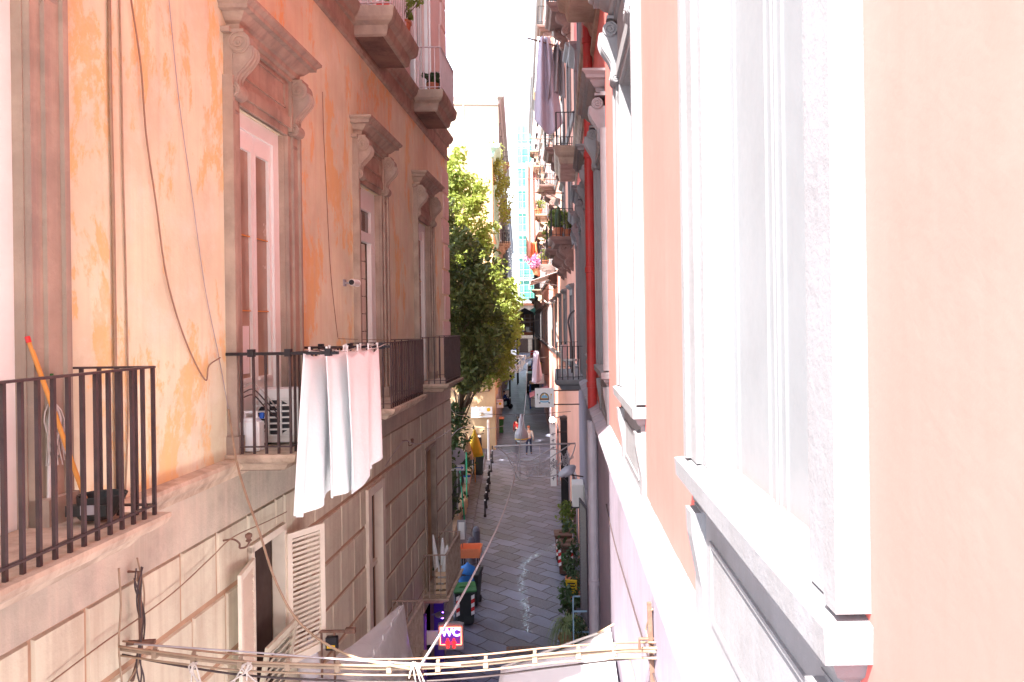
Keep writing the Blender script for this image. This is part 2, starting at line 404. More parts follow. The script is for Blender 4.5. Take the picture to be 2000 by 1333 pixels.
# ------------------------------------------------------------------ shared architecture
OZ = 8.6
def part(mb, name, m, root, **k):
    return mb.build(name, m, root, loc=(0, 0, OZ), **k)
def cornice(mb, prof, y0, y1, r0=1, r1=1):
    """moulding that runs along a wall, with mitred returns; prof of (d, z)"""
    for (d1, z1), (d2, z2) in zip(prof, prof[1:]):
        a, b, c, e = y0 - r0 * d1, y1 + r1 * d1, y1 + r1 * d2, y0 - r0 * d2
        mb.quad((d1, a, z1), (d1, b, z1), (d2, c, z2), (d2, e, z2))
        mb.quad((-.05, a, z1), (d1, a, z1), (d2, e, z2), (-.05, e, z2))
        mb.quad((d1, b, z1), (-.05, b, z1), (-.05, c, z2), (d2, c, z2))
    d, z = prof[0]; mb.quad((-.05, y0 - r0 * d, z), (-.05, y1 + r1 * d, z), (d, y1 + r1 * d, z), (d, y0 - r0 * d, z))
    d, z = prof[-1]; mb.quad((-.05, y0 - r0 * d, z), (d, y0 - r0 * d, z), (d, y1 + r1 * d, z), (-.05, y1 + r1 * d, z))
def console_mb(sg=1, k=1.0):
    """scrolled bracket, profile in (d,z), about .75 tall, top at z=0"""
    mb = MB(sg); hw = .085
    def S(t):   # centre line of the S between the two scrolls
        return (.155 * k + .06 * k * math.cos(PI * t) + .035 * k * math.sin(2 * PI * t), -.16 - .42 * t)
    out = []; inn = []
    for i in range(13):
        t = i / 12; d, z = S(t); w = .055 - .018 * t
        out.append((d + w, z)); inn.append((0.0, z))
    mb.prism(out + inn[::-1], 'y', -hw, hw)
    for (cd, cz, r) in ((.155 * k, -.13, .115 * k), (.085 * k, -.60, .08 * k)):
        mb.lathe([(r * .97, -hw - .012), (r, -hw), (r, hw), (r * .97, hw + .012)], (cd, 0, cz), 20, 'y')
        for sd in (-1, 1):
            sp = []
            for i in range(30):
                th = i / 29 * 2 * PI * 1.9; rr = r * (.92 - .72 * i / 29)
                sp.append((cd + rr * math.cos(th + 1.6), sd * (hw + .014), cz + rr * math.sin(th + 1.6)))
            mb.tube(sp, .012, 5)
            mb.ball((cd, sd * (hw + .012), cz), r * .2, n=8)
    for e in (-1, 0, 1):        # raised ribs down the front of the scroll
        mb.tube([(S(i / 12)[0] + .055 - .018 * i / 12, e * .06, S(i / 12)[1]) for i in range(13)], .014, 5)
    mb.box(0, .21 * k, -hw - .02, hw + .02, -.03, .0)
    mb.prism([(0, -.66), (.075 * k, -.66), (.06 * k, -.74), (.085 * k, -.80), (.03 * k, -.9), (0, -.92)], 'y', -.06, .06)
    return mb
def rail_mb(sg, d, y0, y1, z0, z1, sp=.125, w=.02, belly=0, top=(.045, .014), far=True, near=True):
    """iron balcony railing round three sides"""
    mb = MB(sg); dz = (.07, -.0)
    zb = z0 + .07
    def run(a, b, skip0=False):
        a = Vector(a); b = Vector(b); n = max(1, round((b - a).length / sp))
        nrm = Vector((1, 0)) if abs(b.x - a.x) < .01 else Vector((0, 1 if b.y > (y0 + y1) / 2 else -1))
        mb.bar((a.x, a.y, z1), (b.x, b.y, z1), top[0], top[1]); mb.bar((a.x, a.y, zb), (b.x, b.y, zb), .035, .012)
        for i in range(1 if skip0 else 0, n + 1):
            p = a.lerp(b, i / n)
            if belly:
                q = [(p.x + nrm.x * belly * math.sin(PI * min(1, t * 1.25)) ** 1.0 * (1 if t < .8 else 0), p.y + nrm.y * belly * math.sin(PI * min(1, t * 1.25)) * (1 if t < .8 else 0), z0 + (z1 - z0) * t) for t in [j / 8 for j in range(9)]]
                mb.tube(q, w * .5, 4)
            else:
                mb.bar((p.x, p.y, z0 - .0), (p.x, p.y, z1), w)
    if near: run((0.02, y0), (d, y0))
    run((d, y0), (d, y1), True)
    if far: run((d, y1), (0.02, y1), True)
    return mb
def balcony(root, sg, y0, y1, d, zf, h, slabm, railm, th=.2, sp=.125, w=.02, belly=0, oz=OZ, under=None, brackets=None):
    c = (y0 + y1) / 2; a, b = y0 - c, y1 - c
    mb = MB(sg)
    cornice(mb, [(d - .16, -th), (d - .13, -th + .03), (d - .10, -th * .62), (d - .03, -th * .5), (d, -th * .38), (d + .02, -.03), (d + .02, 0)], a + d - .02, b - d + .02)
    s = mb.build('balcony', slabm, root, loc=(0, c, oz + zf))
    rail_mb(sg, d - .05, a + .04, b - .04, 0, h, sp, w, belly).build('railing', railm, s)
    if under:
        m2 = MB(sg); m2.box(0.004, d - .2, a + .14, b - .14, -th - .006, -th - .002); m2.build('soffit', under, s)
    if brackets:
        k0 = console_mb(sg, 1.9)
        for j, yy in enumerate(brackets):
            br = k0.build('bracket', slabm, s, loc=(0, yy, -th)) if j == 0 else dup(br, loc=(0, yy, -th), parent=s)
    return s
def louvre_mb(w, h, n, t=.035, st=.07, mid=None):
    """louvred leaf: hinge at y=0, spans +y, stands on z=0, thickness along x"""
    mb = MB()
    mb.box(-t / 2, t / 2, 0, st, 0, h); mb.box(-t / 2, t / 2, w - st, w, 0, h)
    rails = [(0, st * 1.3), (h - st, h)] + ([(mid - st / 2, mid + st / 2)] if mid else [])
    for a, b in rails: mb.box(-t / 2, t / 2, st, w - st, a, b)
    rails.sort()
    for (a0, a1), (b0, b1) in zip(rails, rails[1:]):
        k = max(1, round((b0 - a1) / (h / n)))
        for i in range(k):
            z = a1 + (i + .5) * (b0 - a1) / k; q = (b0 - a1) / k * .36
            mb.prism([(-t * .55, z - q), (-t * .55 + .008, z - q - .004), (t * .55, z + q - .004), (t * .55 - .008, z + q)], 'y', st, w - st)
    return mb

# ------------------------------------------------------------------ LEFT PALAZZO
PL = thing('palazzo', 'long ochre plaster palazzo with brown scrolled window hoods along the left side', 'building', (-3.53, 0, -OZ), R_(-1.0))
S0, S1, HT = 2.2, 19.6, 26
WC_ = [4.04, 8.16, 12.28, 16.4]
mb = MB(); mb.wall(S0, S1, -1.3, 4.42, [(c - .62, c + .62, -1.3, 2.3) for c in WC_], 0, .3)
part(mb, 'wall', M['ochre'], PL)
mb = MB(); mb.wall(S0, S1, 5.05, HT, [(c - .6, c + .6, 5.05 + f, 8.0 + f - .2) for c in WC_ for f in (0, 4.4, 8.6)], -.02, .3)
part(mb, 'upper_wall', M['pinkup'], PL)
mb = MB()                                            # the two ends, roof and inner darkness
for y in (S0, S1): mb.quad((0, y, -8.6), (-10, y, -8.6), (-10, y, HT), (0, y, HT))
mb.quad((-10, S0, -8.6), (-10, S1, -8.6), (-10, S1, HT), (-10, S0, HT)); mb.quad((0, S0, HT), (0, S1, HT), (-10, S1, HT), (-10, S0, HT))
part(mb, 'end_wall', M['pinkup'], PL)
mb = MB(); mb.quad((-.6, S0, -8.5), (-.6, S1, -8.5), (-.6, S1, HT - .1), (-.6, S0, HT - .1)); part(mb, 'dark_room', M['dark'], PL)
mb = MB()
cornice(mb, [(.0, 4.38), (.045, 4.40), (.06, 4.46), (.03, 4.49), (0.0, 4.5)], S0, S1)
cornice(mb, [(.0, 4.74), (.05, 4.76), (.06, 4.84), (.11, 4.88), (.15, 4.97), (.16, 5.03), (0, 5.07)], S0, S1)
mb.wall(S0, S1, 4.45, 4.8, (), .012)
part(mb, 'string_course', M['brownstone'], PL)
mb = MB(); cornice(mb, [(.0, HT - .5), (.2, HT - .45), (.3, HT - .2), (.55, HT - .1), (.6, HT + .1), (0, HT + .2)], S0, S1); part(mb, 'cornice', M['brownstone'], PL)
mb = MB(); cornice(mb, [(.02, -1.50), (.05, -1.49), (.07, -1.44), (.11, -1.40), (.13, -1.345), (.12, -1.31), (0, -1.295)], S0, S1)
part(mb, 'ledge', M['ledge'], PL)
mb = MB(); mb.wall(S0, S1, -1.95, -1.4, (), .015); part(mb, 'band', M['band'], PL)
# rusticated lower wall
HOLES = [(7.72, 8.62, -4.3, -2.32), (12.0, 12.72, -5.98, -2.78), (16.4, 17.45, -5.98, -2.82), (12.6, 14.9, -8.6, -6.4), (16.0, 18.2, -8.6, -6.35), (4.0, 6.6, -8.6, -5.6)]
mb = MB(); mb.wall(S0, S1, -8.6, -1.93, HOLES, -.022, .3); part(mb, 'groove_wall', M['groove'], PL)
mb = MB()
rows = [-1.95 - .645 * i for i in range(11)]
def rects_minus(r, holes):
    out = [r]
    for (a, b, c, e) in holes:
        nx = []
        for (y0, y1, z0, z1) in out:
            if b <= y0 or a >= y1 or e <= z0 or c >= z1: nx.append((y0, y1, z0, z1)); continue
            if y0 < a: nx.append((y0, a, z0, z1))
            if b < y1: nx.append((b, y1, z0, z1))
            m0, m1 = max(y0, a), min(y1, b)
            if z0 < c: nx.append((m0, m1, z0, c))
            if e < z1: nx.append((m0, m1, e, z1))
        out = nx
    return out
for i, z in enumerate(rows):
    z1, z0 = z - .016, z - .645 + .016
    y = S0; br = [4.67, 5.19, 6.42, 7.05, 8.4, 9.6, 10.7, 11.6] if i == 0 else []
    while y < S1 - .05:
        ny = y + rnd.choice((.62, .9, 1.25, 1.3)) if not br else br.pop(0)
        if i % 2 and y == S0: ny = y + .5
        if ny > S1 - 1.0 and y < S1 - .95: ny = S1 - .85
        elif ny > S1 - .5: ny = S1
        last = ny >= S1 - .01
        for r in rects_minus((y + .009, ny - .009, z0, z1), [(a - .02, b + .02, c - .02, e + .02) for a, b, c, e in HOLES]):
            mb.block(r[0] + rnd.uniform(0, .006), r[1] - rnd.uniform(0, .006), r[2] + rnd.uniform(0, .008), r[3] - rnd.uniform(0, .006), -.03, (.02 if last else 0) + rnd.uniform(-.006, .004), .02)
        y = ny
part(mb, 'rusticated_wall', M['rustic'], PL)
mb = MB()                                            # quoins at the far corner
for i in range(19):
    z0 = -1.2 + i * .66
    if z0 < 4.0: mb.block(S1 - (.95 if i % 2 else .7), S1, z0 + .02, z0 + .64, -.02, .035, .02)
part(mb, 'quoins', M['pinkup'], PL); mb = MB()
for i in range(18):
    z0 = 5.1 + i * .66; mb.block(S1 - (.85 if i % 2 else .65), S1, z0 + .02, z0 + .64, -.03, .02, .02)
part(mb, 'quoins', M['pinkup'], PL)

def surround(sg, hw, z0, z1, wd=.27, full=True):
    mb = MB(sg)
    for e in (-1, 1):
        for (a, b, d) in ((hw, hw + .09, .045), (hw + .09, hw + wd - .05, .075), (hw + wd - .05, hw + wd, .105)):
            mb.box(-.02, d, e * a, e * b, z0, z1 + (a - hw))
        mb.box(-.29, .0, e * (hw - .010), e * (hw + .03), z0, z1)
        mb.box(-.02, .13, e * (hw - .0), e * (hw + wd + .02), z0, z0 + .22)
    for (a, b, d) in ((0, .09, .045), (.09, wd - .05, .075)):
        mb.box(-.02, d - .002, -hw - a, hw + a, z1 + a, z1 + b)
    if full:
        mb.box(-.02, .05, -hw - .05, hw + .05, z1 + wd - .05, z1 + .68)
        mb.box(-.02, .09, -hw - .3, hw + .3, z1 + .64, z1 + .69)
        for (a, b, c, e) in ((-hw + .1, hw - .1, z1 + .30, z1 + .325), (-hw + .1, hw - .1, z1 + .575, z1 + .60), (-hw + .1, -hw + .125, z1 + .30, z1 + .6), (hw - .125, hw - .1, z1 + .30, z1 + .6)):
            mb.box(.04, .068, a, b, c, e)
        for e in (-1, 1): mb.box(-.02, .09, e * (hw + .02), e * (hw + .24), z1 + .05, z1 + .66)
    return mb
HOODP = [(.10, .69), (.13, .71), (.135, .76), (.17, .78), (.215, .83), (.23, .85), (.285, .86), (.29, .90), (.335, .935), (.34, .965), (.0, 1.0)]
def leaf_mb(sg, side, z0, z1, pane_bottom, w=.62, pt=None):
    """one leaf of a glazed door with its share of the fixed frame; pane opening .06 to .40 from the middle"""
    mb = MB(sg); e = side; pt = pt or z1 - .36
    X0, X1 = -.17, -.10
    mb.box(X0, X1, e * .006, e * .062, z0, z1); mb.box(X0, X1, e * .40, e * .455, z0, z1)
    mb.box(X0 - .02, X1 + .03, e * .46, e * w, z0, z1); mb.box(X0 - .02, X1 + .03, e * .0, e * .46, z1 - .16, z1)
    mb.box(X0, X1, e * .062, e * .40, pt, z1 - .16); mb.box(X0, X1, e * .062, e * .40, z0, pane_bottom)
    mb.box(X1, X1 + .012, e * .10, e * .36, z0 + .12, pane_bottom - .12)
    mb.box(X1, X1 + .02, e * .062, e * .40, pane_bottom - .04, pane_bottom)
    return mb
surr = surround(1, .62, -1.3, 2.3); con = console_mb(1)
hood = MB(); cornice(hood, [(d, z + 2.3) for d, z in HOODP], -.66, .66)
WL = []
for i, c in enumerate(WC_):
    w = surr.build('window', M['brownstone'], PL, loc=(0, c, OZ))
    hood.build('hood', M['brownstone'], w)
    for e in (-1, 1): con.build('console', M['brownstone'], w, loc=(.0, e * .765, 2.98), bev=0)
    if i == 2:
        mb = MB()
        for e in (-1, 1): mb.box(-.16, -.08, e * .38, e * .62, -1.3, 2.3)
        mb.box(-.16, -.08, -.38, .38, 1.95, 2.3); mb.box(-.16, -.08, -.38, .38, 1.42, 1.58)
        mb.build('door_frame', M['white'], w)
        mb = MB()
        for k in range(9):
            z = -1.28 + k * .3
            mb.box(-.21, -.185, -.38, .38, z, z + .285)
        mb.build('roller_shutter', M['creamshutter'], w)
        mb = MB(); mb.box(-.14, -.13, -.38, .38, 1.58, 1.95); mb.build('pane', M['glass'], w)
    else:
        for e in (-1, 1):
            leaf_mb(1, e, -1.28, 2.298, -.55).build('door_leaf', M['white'], w, bev=0)
            mb = MB(); mb.box(-.145, -.135, e * .06, e * .40, -.55, 1.95); p = mb.build('pane', M['curtain'], w)
            mb = MB()
            for z in (.18, 1.0): mb.box(-.13, -.118, e * .06, e * .40, z, z + .012)
            mb.build('glazing_bar', M['wood'], w)
    WL.append(w)
mb = MB(); mb.box(-.13, -.127, -.26, -.10, -.5, .02); mb.build('paper_notice', M['signwhite'], WL[1])
# balconies of the main floor
for c, y0, y1 in ((0, 2.35, 5.0), (1, 7.25, 9.25), (2, 11.1, 13.35), (3, 15.6, 17.5)):
    balcony(PL, 1, y0, y1, .68, -1.255, 1.0, M['ledge'], M['iron'], th=.18, sp=.118, w=.021, under=M['slabunder'])
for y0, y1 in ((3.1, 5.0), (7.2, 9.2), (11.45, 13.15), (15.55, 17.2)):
    balcony(PL, 1, y0, y1, .66, 5.0, .92, M['brownstone'], M['whiteiron'], th=.42, sp=.12, w=.02, under=M['slabunder'])
# upper windows, white
us = MB()
for e in (-1, 1): us.box(-.02, .06, e * .6, e * .84, 5.05, 8.05); us.box(-.02, .09, e * .78, e * .84, 5.05, 8.05)
us.box(-.02, .06, -.84, .84, 7.81, 8.05); cornice(us, [(.06, 8.05), (.2, 8.15), (.22, 8.22), (0, 8.28)], -.8, .8)
ul = MB()
for e in (-1, 1):
    for a, b in ((.0, .07), (.27, .34), (.5, .6)): ul.box(-.12, -.07, e * a, e * b, 5.05, 7.8)
    ul.box(-.12, -.07, e * .07, e * .5, 7.6, 7.8); ul.box(-.12, -.07, e * .07, e * .5, 5.05, 5.8)
up = MB(); up.box(-.11, -.10, -.5, .5, 5.8, 7.6)
for c in WC_:
    for f in (0, 4.4, 8.6):
        if f and c < 12: continue
        w = us.build('window', M['white'], PL, loc=(0, c, OZ + f)); ul.build('sash', M['white'], w); up.build('pane', M['glass'], w)
# lower openings
mb = MB()
for y in (7.72, 8.56): mb.box(-.12, .03, y, y + .06, -4.3, -2.32)
mb.box(-.12, .03, 7.72, 8.62, -2.38, -2.30); mb.box(-.14, -.05, 7.78, 8.56, -4.3, -4.22)
lw = mb.build('window', M['creamshutter'], PL, loc=(0, 0, OZ))
sh = louvre_mb(.56, 1.55, 27)
sh.build('shutter', M['creamshutter'], lw, loc=(.035, 8.60, -3.98), rot=(0, 0, R_(-28)))
sh.build('shutter', M['creamshutter'], lw, loc=(.035, 7.74, -3.98), rot=(0, 0, R_(180 + 11)))
louvre_mb(.84, .9, 9, st=.08).build('lower_shutter', M['rustic'], lw, loc=(-.0, 7.75, -4.28), rot=(0, R_(10), 0))
mb = MB(); mb.box(-.15, -.13, 7.78, 8.56, -4.2, -2.38); mb.build('pane', M['dark'], lw)
mb = MB()
for a, b in ((11.86, 12.02), (12.70, 12.86)): mb.box(-.1, .05, a, b, -5.98, -2.66)
mb.box(-.1, .048, 12.02, 12.70, -2.80, -2.66); mb.box(-.12, -.05, 12.33, 12.39, -5.98, -2.8); mb.box(-.12, -.06, 12.02, 12.7, -4.1, -4.02)
tw = mb.build('window', M['creamshutter'], PL, loc=(0, 0, OZ)); mb = MB(); mb.box(-.13, -.12, 12.02, 12.7, -5.98, -2.8); mb.build('pane', M['glass'], tw)
mb = MB()
for a, b in ((16.32, 16.42), (17.43, 17.53)): mb.box(-.1, .03, a, b, -5.98, -2.76)
mb.box(-.1, .028, 16.42, 17.43, -2.84, -2.76); mb.box(-.2, -.14, 16.42, 16.5, -5.9, -2.84)
tw = mb.build('window', M['brownstone'], PL, loc=(0, 0, OZ)); mb = MB(); mb.box(-.22, -.21, 16.42, 17.43, -5.98, -2.84); mb.build('pane', M['dark'], tw)
M['wornrail'] = mat('worn_painted_rail', (.40, .30, .24), .6, .2, 8, dirt=((.16, .08, .05), .6, 9))
balcony(PL, 1, 11.1, 13.4, .62, -5.95, .93, M['ledge'], M['wornrail'], th=.16, sp=.1, w=.018)
balcony(PL, 1, 15.95, 17.85, .56, -5.95, .93, M['ledge'], M['wornrail'], th=.16, sp=.12, w=.018)
mb = MB(); mb.box(-.2, .03, 16.0, 16.15, -8.6, -6.35); mb.box(-.2, .03, 18.05, 18.2, -8.6, -6.35); mb.box(-.2, .03, 12.6, 12.75, -8.6, -6.4); mb.box(-.2, .03, 14.75, 14.9, -8.6, -6.4)
part(mb, 'shopfront', M['violet'], PL)

# ------------------------------------------------------------------ RIGHT PALAZZO
PR = thing('palazzo', 'salmon pink palazzo with white stucco window frames filling the right side', 'building', (.65, 0, -OZ), R_(.8))
T0, T1 = .55, 23.6
WR_ = [2.47 + 3.95 * k for k in range(0, 6)]
g = -1
mb = MB(g); mb.wall(T0, T1, -1.34, 4.42, [(c - .64, c + .64, -.62 if i < 4 else -1.34, 2.3) for i, c in enumerate(WR_)], 0, .3); part(mb, 'wall', M['salmon'], PR)
mb = MB(g); mb.wall(T0, T1, 5.0, 11.6, [(c - .6, c + .6, 5.0, 7.8) for c in WR_], -.01, .3); part(mb, 'upper_wall', M['salmon'], PR)
mb = MB(g)
for y in (T0, T1): mb.quad((0, y, -8.6), (-10, y, -8.6), (-10, y, 11.6), (0, y, 11.6))
mb.quad((-10, T0, -8.6), (-10, T1, -8.6), (-10, T1, 11.6), (-10, T0, 11.6)); mb.quad((0, T0, 11.6), (0, T1, 11.6), (-10, T1, 11.6), (-10, T0, 11.6))
part(mb, 'end_wall', M['rose'], PR)
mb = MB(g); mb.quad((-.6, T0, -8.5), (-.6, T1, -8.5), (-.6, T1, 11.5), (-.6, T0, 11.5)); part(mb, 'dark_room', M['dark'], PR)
RH = [(13.2, 15.2, -8.6, -6.0), (18.6, 20.8, -8.6, -5.6), (16.4, 17.5, -6.9, -4.1)]
mb = MB(g); mb.wall(T0, T1, -8.6, -1.4, RH, .02, .3); part(mb, 'lower_wall', M['lowright'], PR)
mb = MB(g); mb.wall(-14, T0, -8.6, 11.6, [(c - .6, c + .6, z, z + 2.2) for c in (-2, -5.5, -9, -12.3) for z in (-5, -1, 5.2)], -.02, .25); mb.quad((-.02, -14, -8.6), (-10, -14, -8.6), (-10, -14, 11.6), (-.02, -14, 11.6)); mb.quad((-.3, -14, -8.5), (-.3, T0, -8.5), (-.3, T0, 11.5), (-.3, -14, 11.5)); mb.quad((-.02, -14, 11.6), (-.02, T0, 11.6), (-10, T0, 11.6), (-10, -14, 11.6)); part(mb, 'added_bounce_wall', M['bouncewall'], PR)  # unseen wall added behind the camera to bounce light onto the left facade
# sloping ledge of stone slabs with open joints
mb = MB(g); y = T0
while y < 17.6:
    n = y + .31 + rnd.uniform(-.03, .03); o = rnd.uniform(-.006, .006)
    mb.prism([(-.03, -1.30 + o), (.165, -1.415 + o), (.165, -1.455 + o), (-.03, -1.38 + o)], 'y', y, n - .018); y = n
mb.box(-.02, .135, T0, T1, -1.52, -1.455); mb.box(-.02, .09, T0, T1, -1.62, -1.52)
part(mb, 'ledge', M['ledgew'], PR)
mb = MB(g)
cornice(mb, [(.0, 4.40), (.05, 4.42), (.06, 4.50), (.02, 4.53), (.02, 4.70), (.06, 4.74), (.10, 4.86), (.16, 4.92), (.18, 5.0), (0, 5.06)], T0, T1)
part(mb, 'string_course', M['brownstone'], PR)
mb = MB(g); cornice(mb, [(.0, 11.3), (.2, 11.4), (.5, 11.7), (.55, 11.9), (0, 12.0)], T0, T1); part(mb, 'cornice', M['brownstone'], PR)
rs = MB(g)
for e in (-1, 1):
    for (a, b, d) in ((.64, .72, .03), (.72, .86, .055), (.86, .93, .075)): rs.box(-.02, d, e * a, e * b, -.62, 2.3 + a - .64)
for (a, b, d) in ((0, .08, .03), (.08, .22, .055)): rs.box(-.02, d - .002, -.64 - a, .64 + a, 2.3 + a, 2.3 + b)
rs.box(-.29, .0, -.66, -.628, -.62, 2.3); rs.box(-.29, .0, .628, .66, -.62, 2.3); rs.box(-.29, .0, -.628, .628, 2.285, 2.32)
rs.box(-.02, .04, -.66, .66, 2.52, 2.96); rs.box(-.02, .07, -.92, .92, 2.94, 2.99)
rsB = MB(g); rsB.v = [(x, y, z if z > -.6 else -1.32) for x, y, z in rs.v]; rsB.f = list(rs.f)
rh = MB(g); cornice(rh, [(d * .88, z + 2.3) for d, z in HOODP], -.70, .70)
rc = console_mb(g, .66)
sill = MB(g)
cornice(sill, [(.0, -.84), (.03, -.83), (.035, -.79), (.06, -.77), (.075, -.735), (.10, -.725), (.105, -.645), (.0, -.615)], -.835, .92)
apron = MB(g); apron.box(-.02, .02, -.80, .80, -1.33, -.83)
for e in (-1, 1): apron.box(-.02, .035, e * .72, e * .90, -1.33, -.83); apron.prism([(0, -1.2), (.03, -1.2), (.075, -.95), (.08, -.84), (0, -.84)], 'y', e * .74, e * .88)
apron.box(0, .03, -.6, .6, -1.26, -1.24); apron.box(0, .03, -.6, .6, -.94, -.92); apron.box(0, .03, -.6, -.58, -1.24, -.94); apron.box(0, .03, .58, .6, -1.24, -.94)
lf = {}
for e in (-1, 1):
    q = MB(g)
    for nm, zb in (('S', -.62), ('D', -1.32)):
        q = MB(g); q.box(-.14, -.09, e * .006, e * .62, zb, 2.28)
        for a, b in ((.09, .105), (.52, .535), (.012, .03)): q.box(-.09, -.082, e * a, e * b, zb, 2.29)
        lf[e, nm] = q
ug = MB(g); ug.box(-.13, -.12, -.6, .6, 5.02, 7.8)
uf = MB(g)
for e in (-1, 1):
    uf.box(-.02, .06, e * .6, e * .82, 5.02, 8.0); uf.box(-.12, -.07, e * .5, e * .6, 5.02, 7.8); uf.box(-.12, -.07, e * .0, e * .06, 5.02, 7.8)
uf.box(-.02, .058, -.6, .6, 7.8, 8.0); cornice(uf, [(.06, 8.0), (.2, 8.1), (.22, 8.18), (0, 8.25)], -.78, .78)
for i, c in enumerate(WR_):
    door = i >= 4
    w = (rsB if door else rs).build('window', M['whitestone'], PR, loc=(0, c, OZ))
    rh.build('hood', M['whitestone'], w)
    for e in (-1, 1):
        rc.build('console', M['whitestone'], w, loc=(0, e * .78, 2.98))
        if i < 3: lf[e, 'D' if door else 'S'].build('shutter', M['paleshutter'], w)
        else: leaf_mb(g, e, -1.3 if door else -.6, 2.298, -.4).build('door_leaf', M['white'], w)
    if i >= 3: mb = MB(g); mb.box(-.145, -.135, -.4, .4, -.4, 1.95); mb.build('pane', M['glass'], w)
    if not door: sill.build('sill', M['whitestone'], w); apron.build('apron', M['whitestone'], w)
    for f in (0,):
        w = uf.build('window', M['whitestone'], PR, loc=(0, c, OZ + f)); ug.build('pane', M['glass'], w)
balcony(PR, g, 18.4, 22.9, .74, -1.42, .84, M['whitestone'], M['black'], th=.26, sp=.13, w=.026)
balcony(PR, g, 20.6, 23.4, .68, 5.0, .95, M['brownstone'], M['black'], th=.5, sp=.13, w=.022)
balcony(PR, g, 9.5, 11.3, .58, 5.0, .95, M['brownstone'], M['black'], th=.42, sp=.13, w=.022, belly=.1)
def drain(root, y, d, r, z0, z1, m, sg):
    mb = MB(sg); mb.tube([(d, y, z0), (d, y, z1)], r, 12)
    for z in [z0 + .4 + 1.9 * k for k in range(int((z1 - z0) / 1.9))]:
        mb.lathe([(r, -.05), (r * 1.16, -.045), (r * 1.16, .045), (r, .05)], (d, y, z), 12); mb.box(0, d, y - .015, y + .015, z - .02, z + .02)
    return part(mb, 'drainpipe', m, root, smooth=False)
drain(PR, 12.15, .10, .078, -1.42, 11.3, M['redpipe'], g)
drain(PR, 12.15, .11, .085, -8.5, -1.62, M['greypipe'], g)
mb = MB(g)
for a, b in ((13.2, 13.35), (15.05, 15.2)): mb.box(-.1, .05, a, b, -8.6, -5.9)
mb.box(-.1, .048, 13.35, 15.05, -6.02, -5.9); part(mb, 'shopfront', M['greypipe'], PR)
lv = louvre_mb(1.0, 2.7, 44, st=.07)
mbw = MB(g)
for a, b in ((16.3, 16.42), (17.48, 17.6)): mbw.box(-.1, .05, a, b, -6.9, -4.0)
mbw.box(-.1, .048, 16.42, 17.48, -4.12, -4.0); w = mbw.build('window', M['greypipe'], PR, loc=(0, 0, OZ)); M['darklouvre'] = mat('dark_shutter', (.07, .05, .065), .5, .15, 5)
lv.build('shutter', M['darklouvre'], w, loc=(-.06, 16.44, -6.85), rot=(0, 0, R_(8)))
mb = MB(g); mb.box(-.2, -.19, 16.42, 17.48, -6.9, -4.12); mb.build('pane', M['dark'], w)

M['oldcable'] = mat('old_cable', (.28, .20, .14), .6, .2, 9)
M['darkstone'] = mat('dark_balcony_stone', (.20, .135, .12), .85, .2, 2, bump=.3)
# ------------------------------------------------------------------ houses further down the street
def house(label, sg, x0, y0, ln, ztop, m, floors, first, step, winw=1.1, winh=2.3, bal=(), trim='whitestone', back=12, name='house', bald=.8, balm='ledge', shops=True):
    zb = zs(y0) - .6; oz = -zb
    root = thing(name, label, 'building', (x0, y0, zb), math.atan(.066))
    cs = []; y = first
    while y < ln - .8: cs.append(y); y += step
    holes = [(c - winw / 2, c + winw / 2, f, f + winh) for c in cs for f in floors]
    if shops: holes += [(c - .9, c + .9, zb, zb + 3.4) for c in cs]
    mb = MB(sg); mb.wall(0, ln, zb, ztop, holes, 0, .25); mb.build('wall', m, root, loc=(0, 0, oz))
    mb = MB(sg)
    for y in (0, ln): mb.quad((0, y, zb), (-back, y, zb), (-back, y, ztop), (0, y, ztop))
    mb.quad((-back, 0, zb), (-back, ln, zb), (-back, ln, ztop), (-back, 0, ztop)); mb.quad((0, 0, ztop), (0, ln, ztop), (-back, ln, ztop), (-back, 0, ztop))
    mb.build('end_wall', m, root, loc=(0, 0, oz))
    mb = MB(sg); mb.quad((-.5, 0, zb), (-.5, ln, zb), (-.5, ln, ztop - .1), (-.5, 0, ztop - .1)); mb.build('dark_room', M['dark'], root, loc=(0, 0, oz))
    mb = MB(sg); cornice(mb, [(0, ztop - .6), (.12, ztop - .55), (.2, ztop - .25), (.45, ztop - .1), (.5, ztop + .1), (0, ztop + .15)], 0, ln)
    for f in floors: cornice(mb, [(0, f - .32), (.06, f - .3), (.1, f - .12), (0, f - .08)], 0, ln, 0, 0)
    mb.build('cornice', M[trim], root, loc=(0, 0, oz))
    wm = MB(sg); a, b = winw / 2, winh
    for e in (-1, 1):
        wm.box(-.02, .07, e * a, e * (a + .2), 0, b + .2); wm.box(-.12, -.06, e * (a - .09), e * a, 0, b); wm.box(-.12, -.06, 0, e * .05, 0, b)
    wm.box(-.02, .068, -a, a, b, b + .2); cornice(wm, [(.05, b + .2), (.18, b + .3), (.2, b + .36), (0, b + .4)], -a - .15, a + .15)
    pn = MB(sg); pn.box(-.11, -.10, -a, a, 0, b)
    fs = MB(sg)
    for c in cs:
        for f in floors:
            w = wm.build('window', M[trim], root, loc=(0, c, oz + f)); pn.build('pane', M['glass'], w)
        if shops:
            q = MB(sg); q.box(-.2, .04, -1.05, -.9, 0, 3.5); q.box(-.2, .04, .9, 1.05, 0, 3.5); q.box(-.2, .038, -.9, .9, 3.4, 3.55); q.build('shopfront', M['greypipe'], root, loc=(0, c, 0))
    for (fi, ci) in bal:
        if ci < len(cs): balcony(root, sg, cs[ci] - 1.0, cs[ci] + 1.0, bald, floors[fi] - .02, .95, M[balm], M['black'], th=.26, sp=.14, w=.022, oz=oz, brackets=(-.7, .7))
    return root, oz, cs
FL = [-1.3, 3.0, 7.0, 11.0, 15.0]
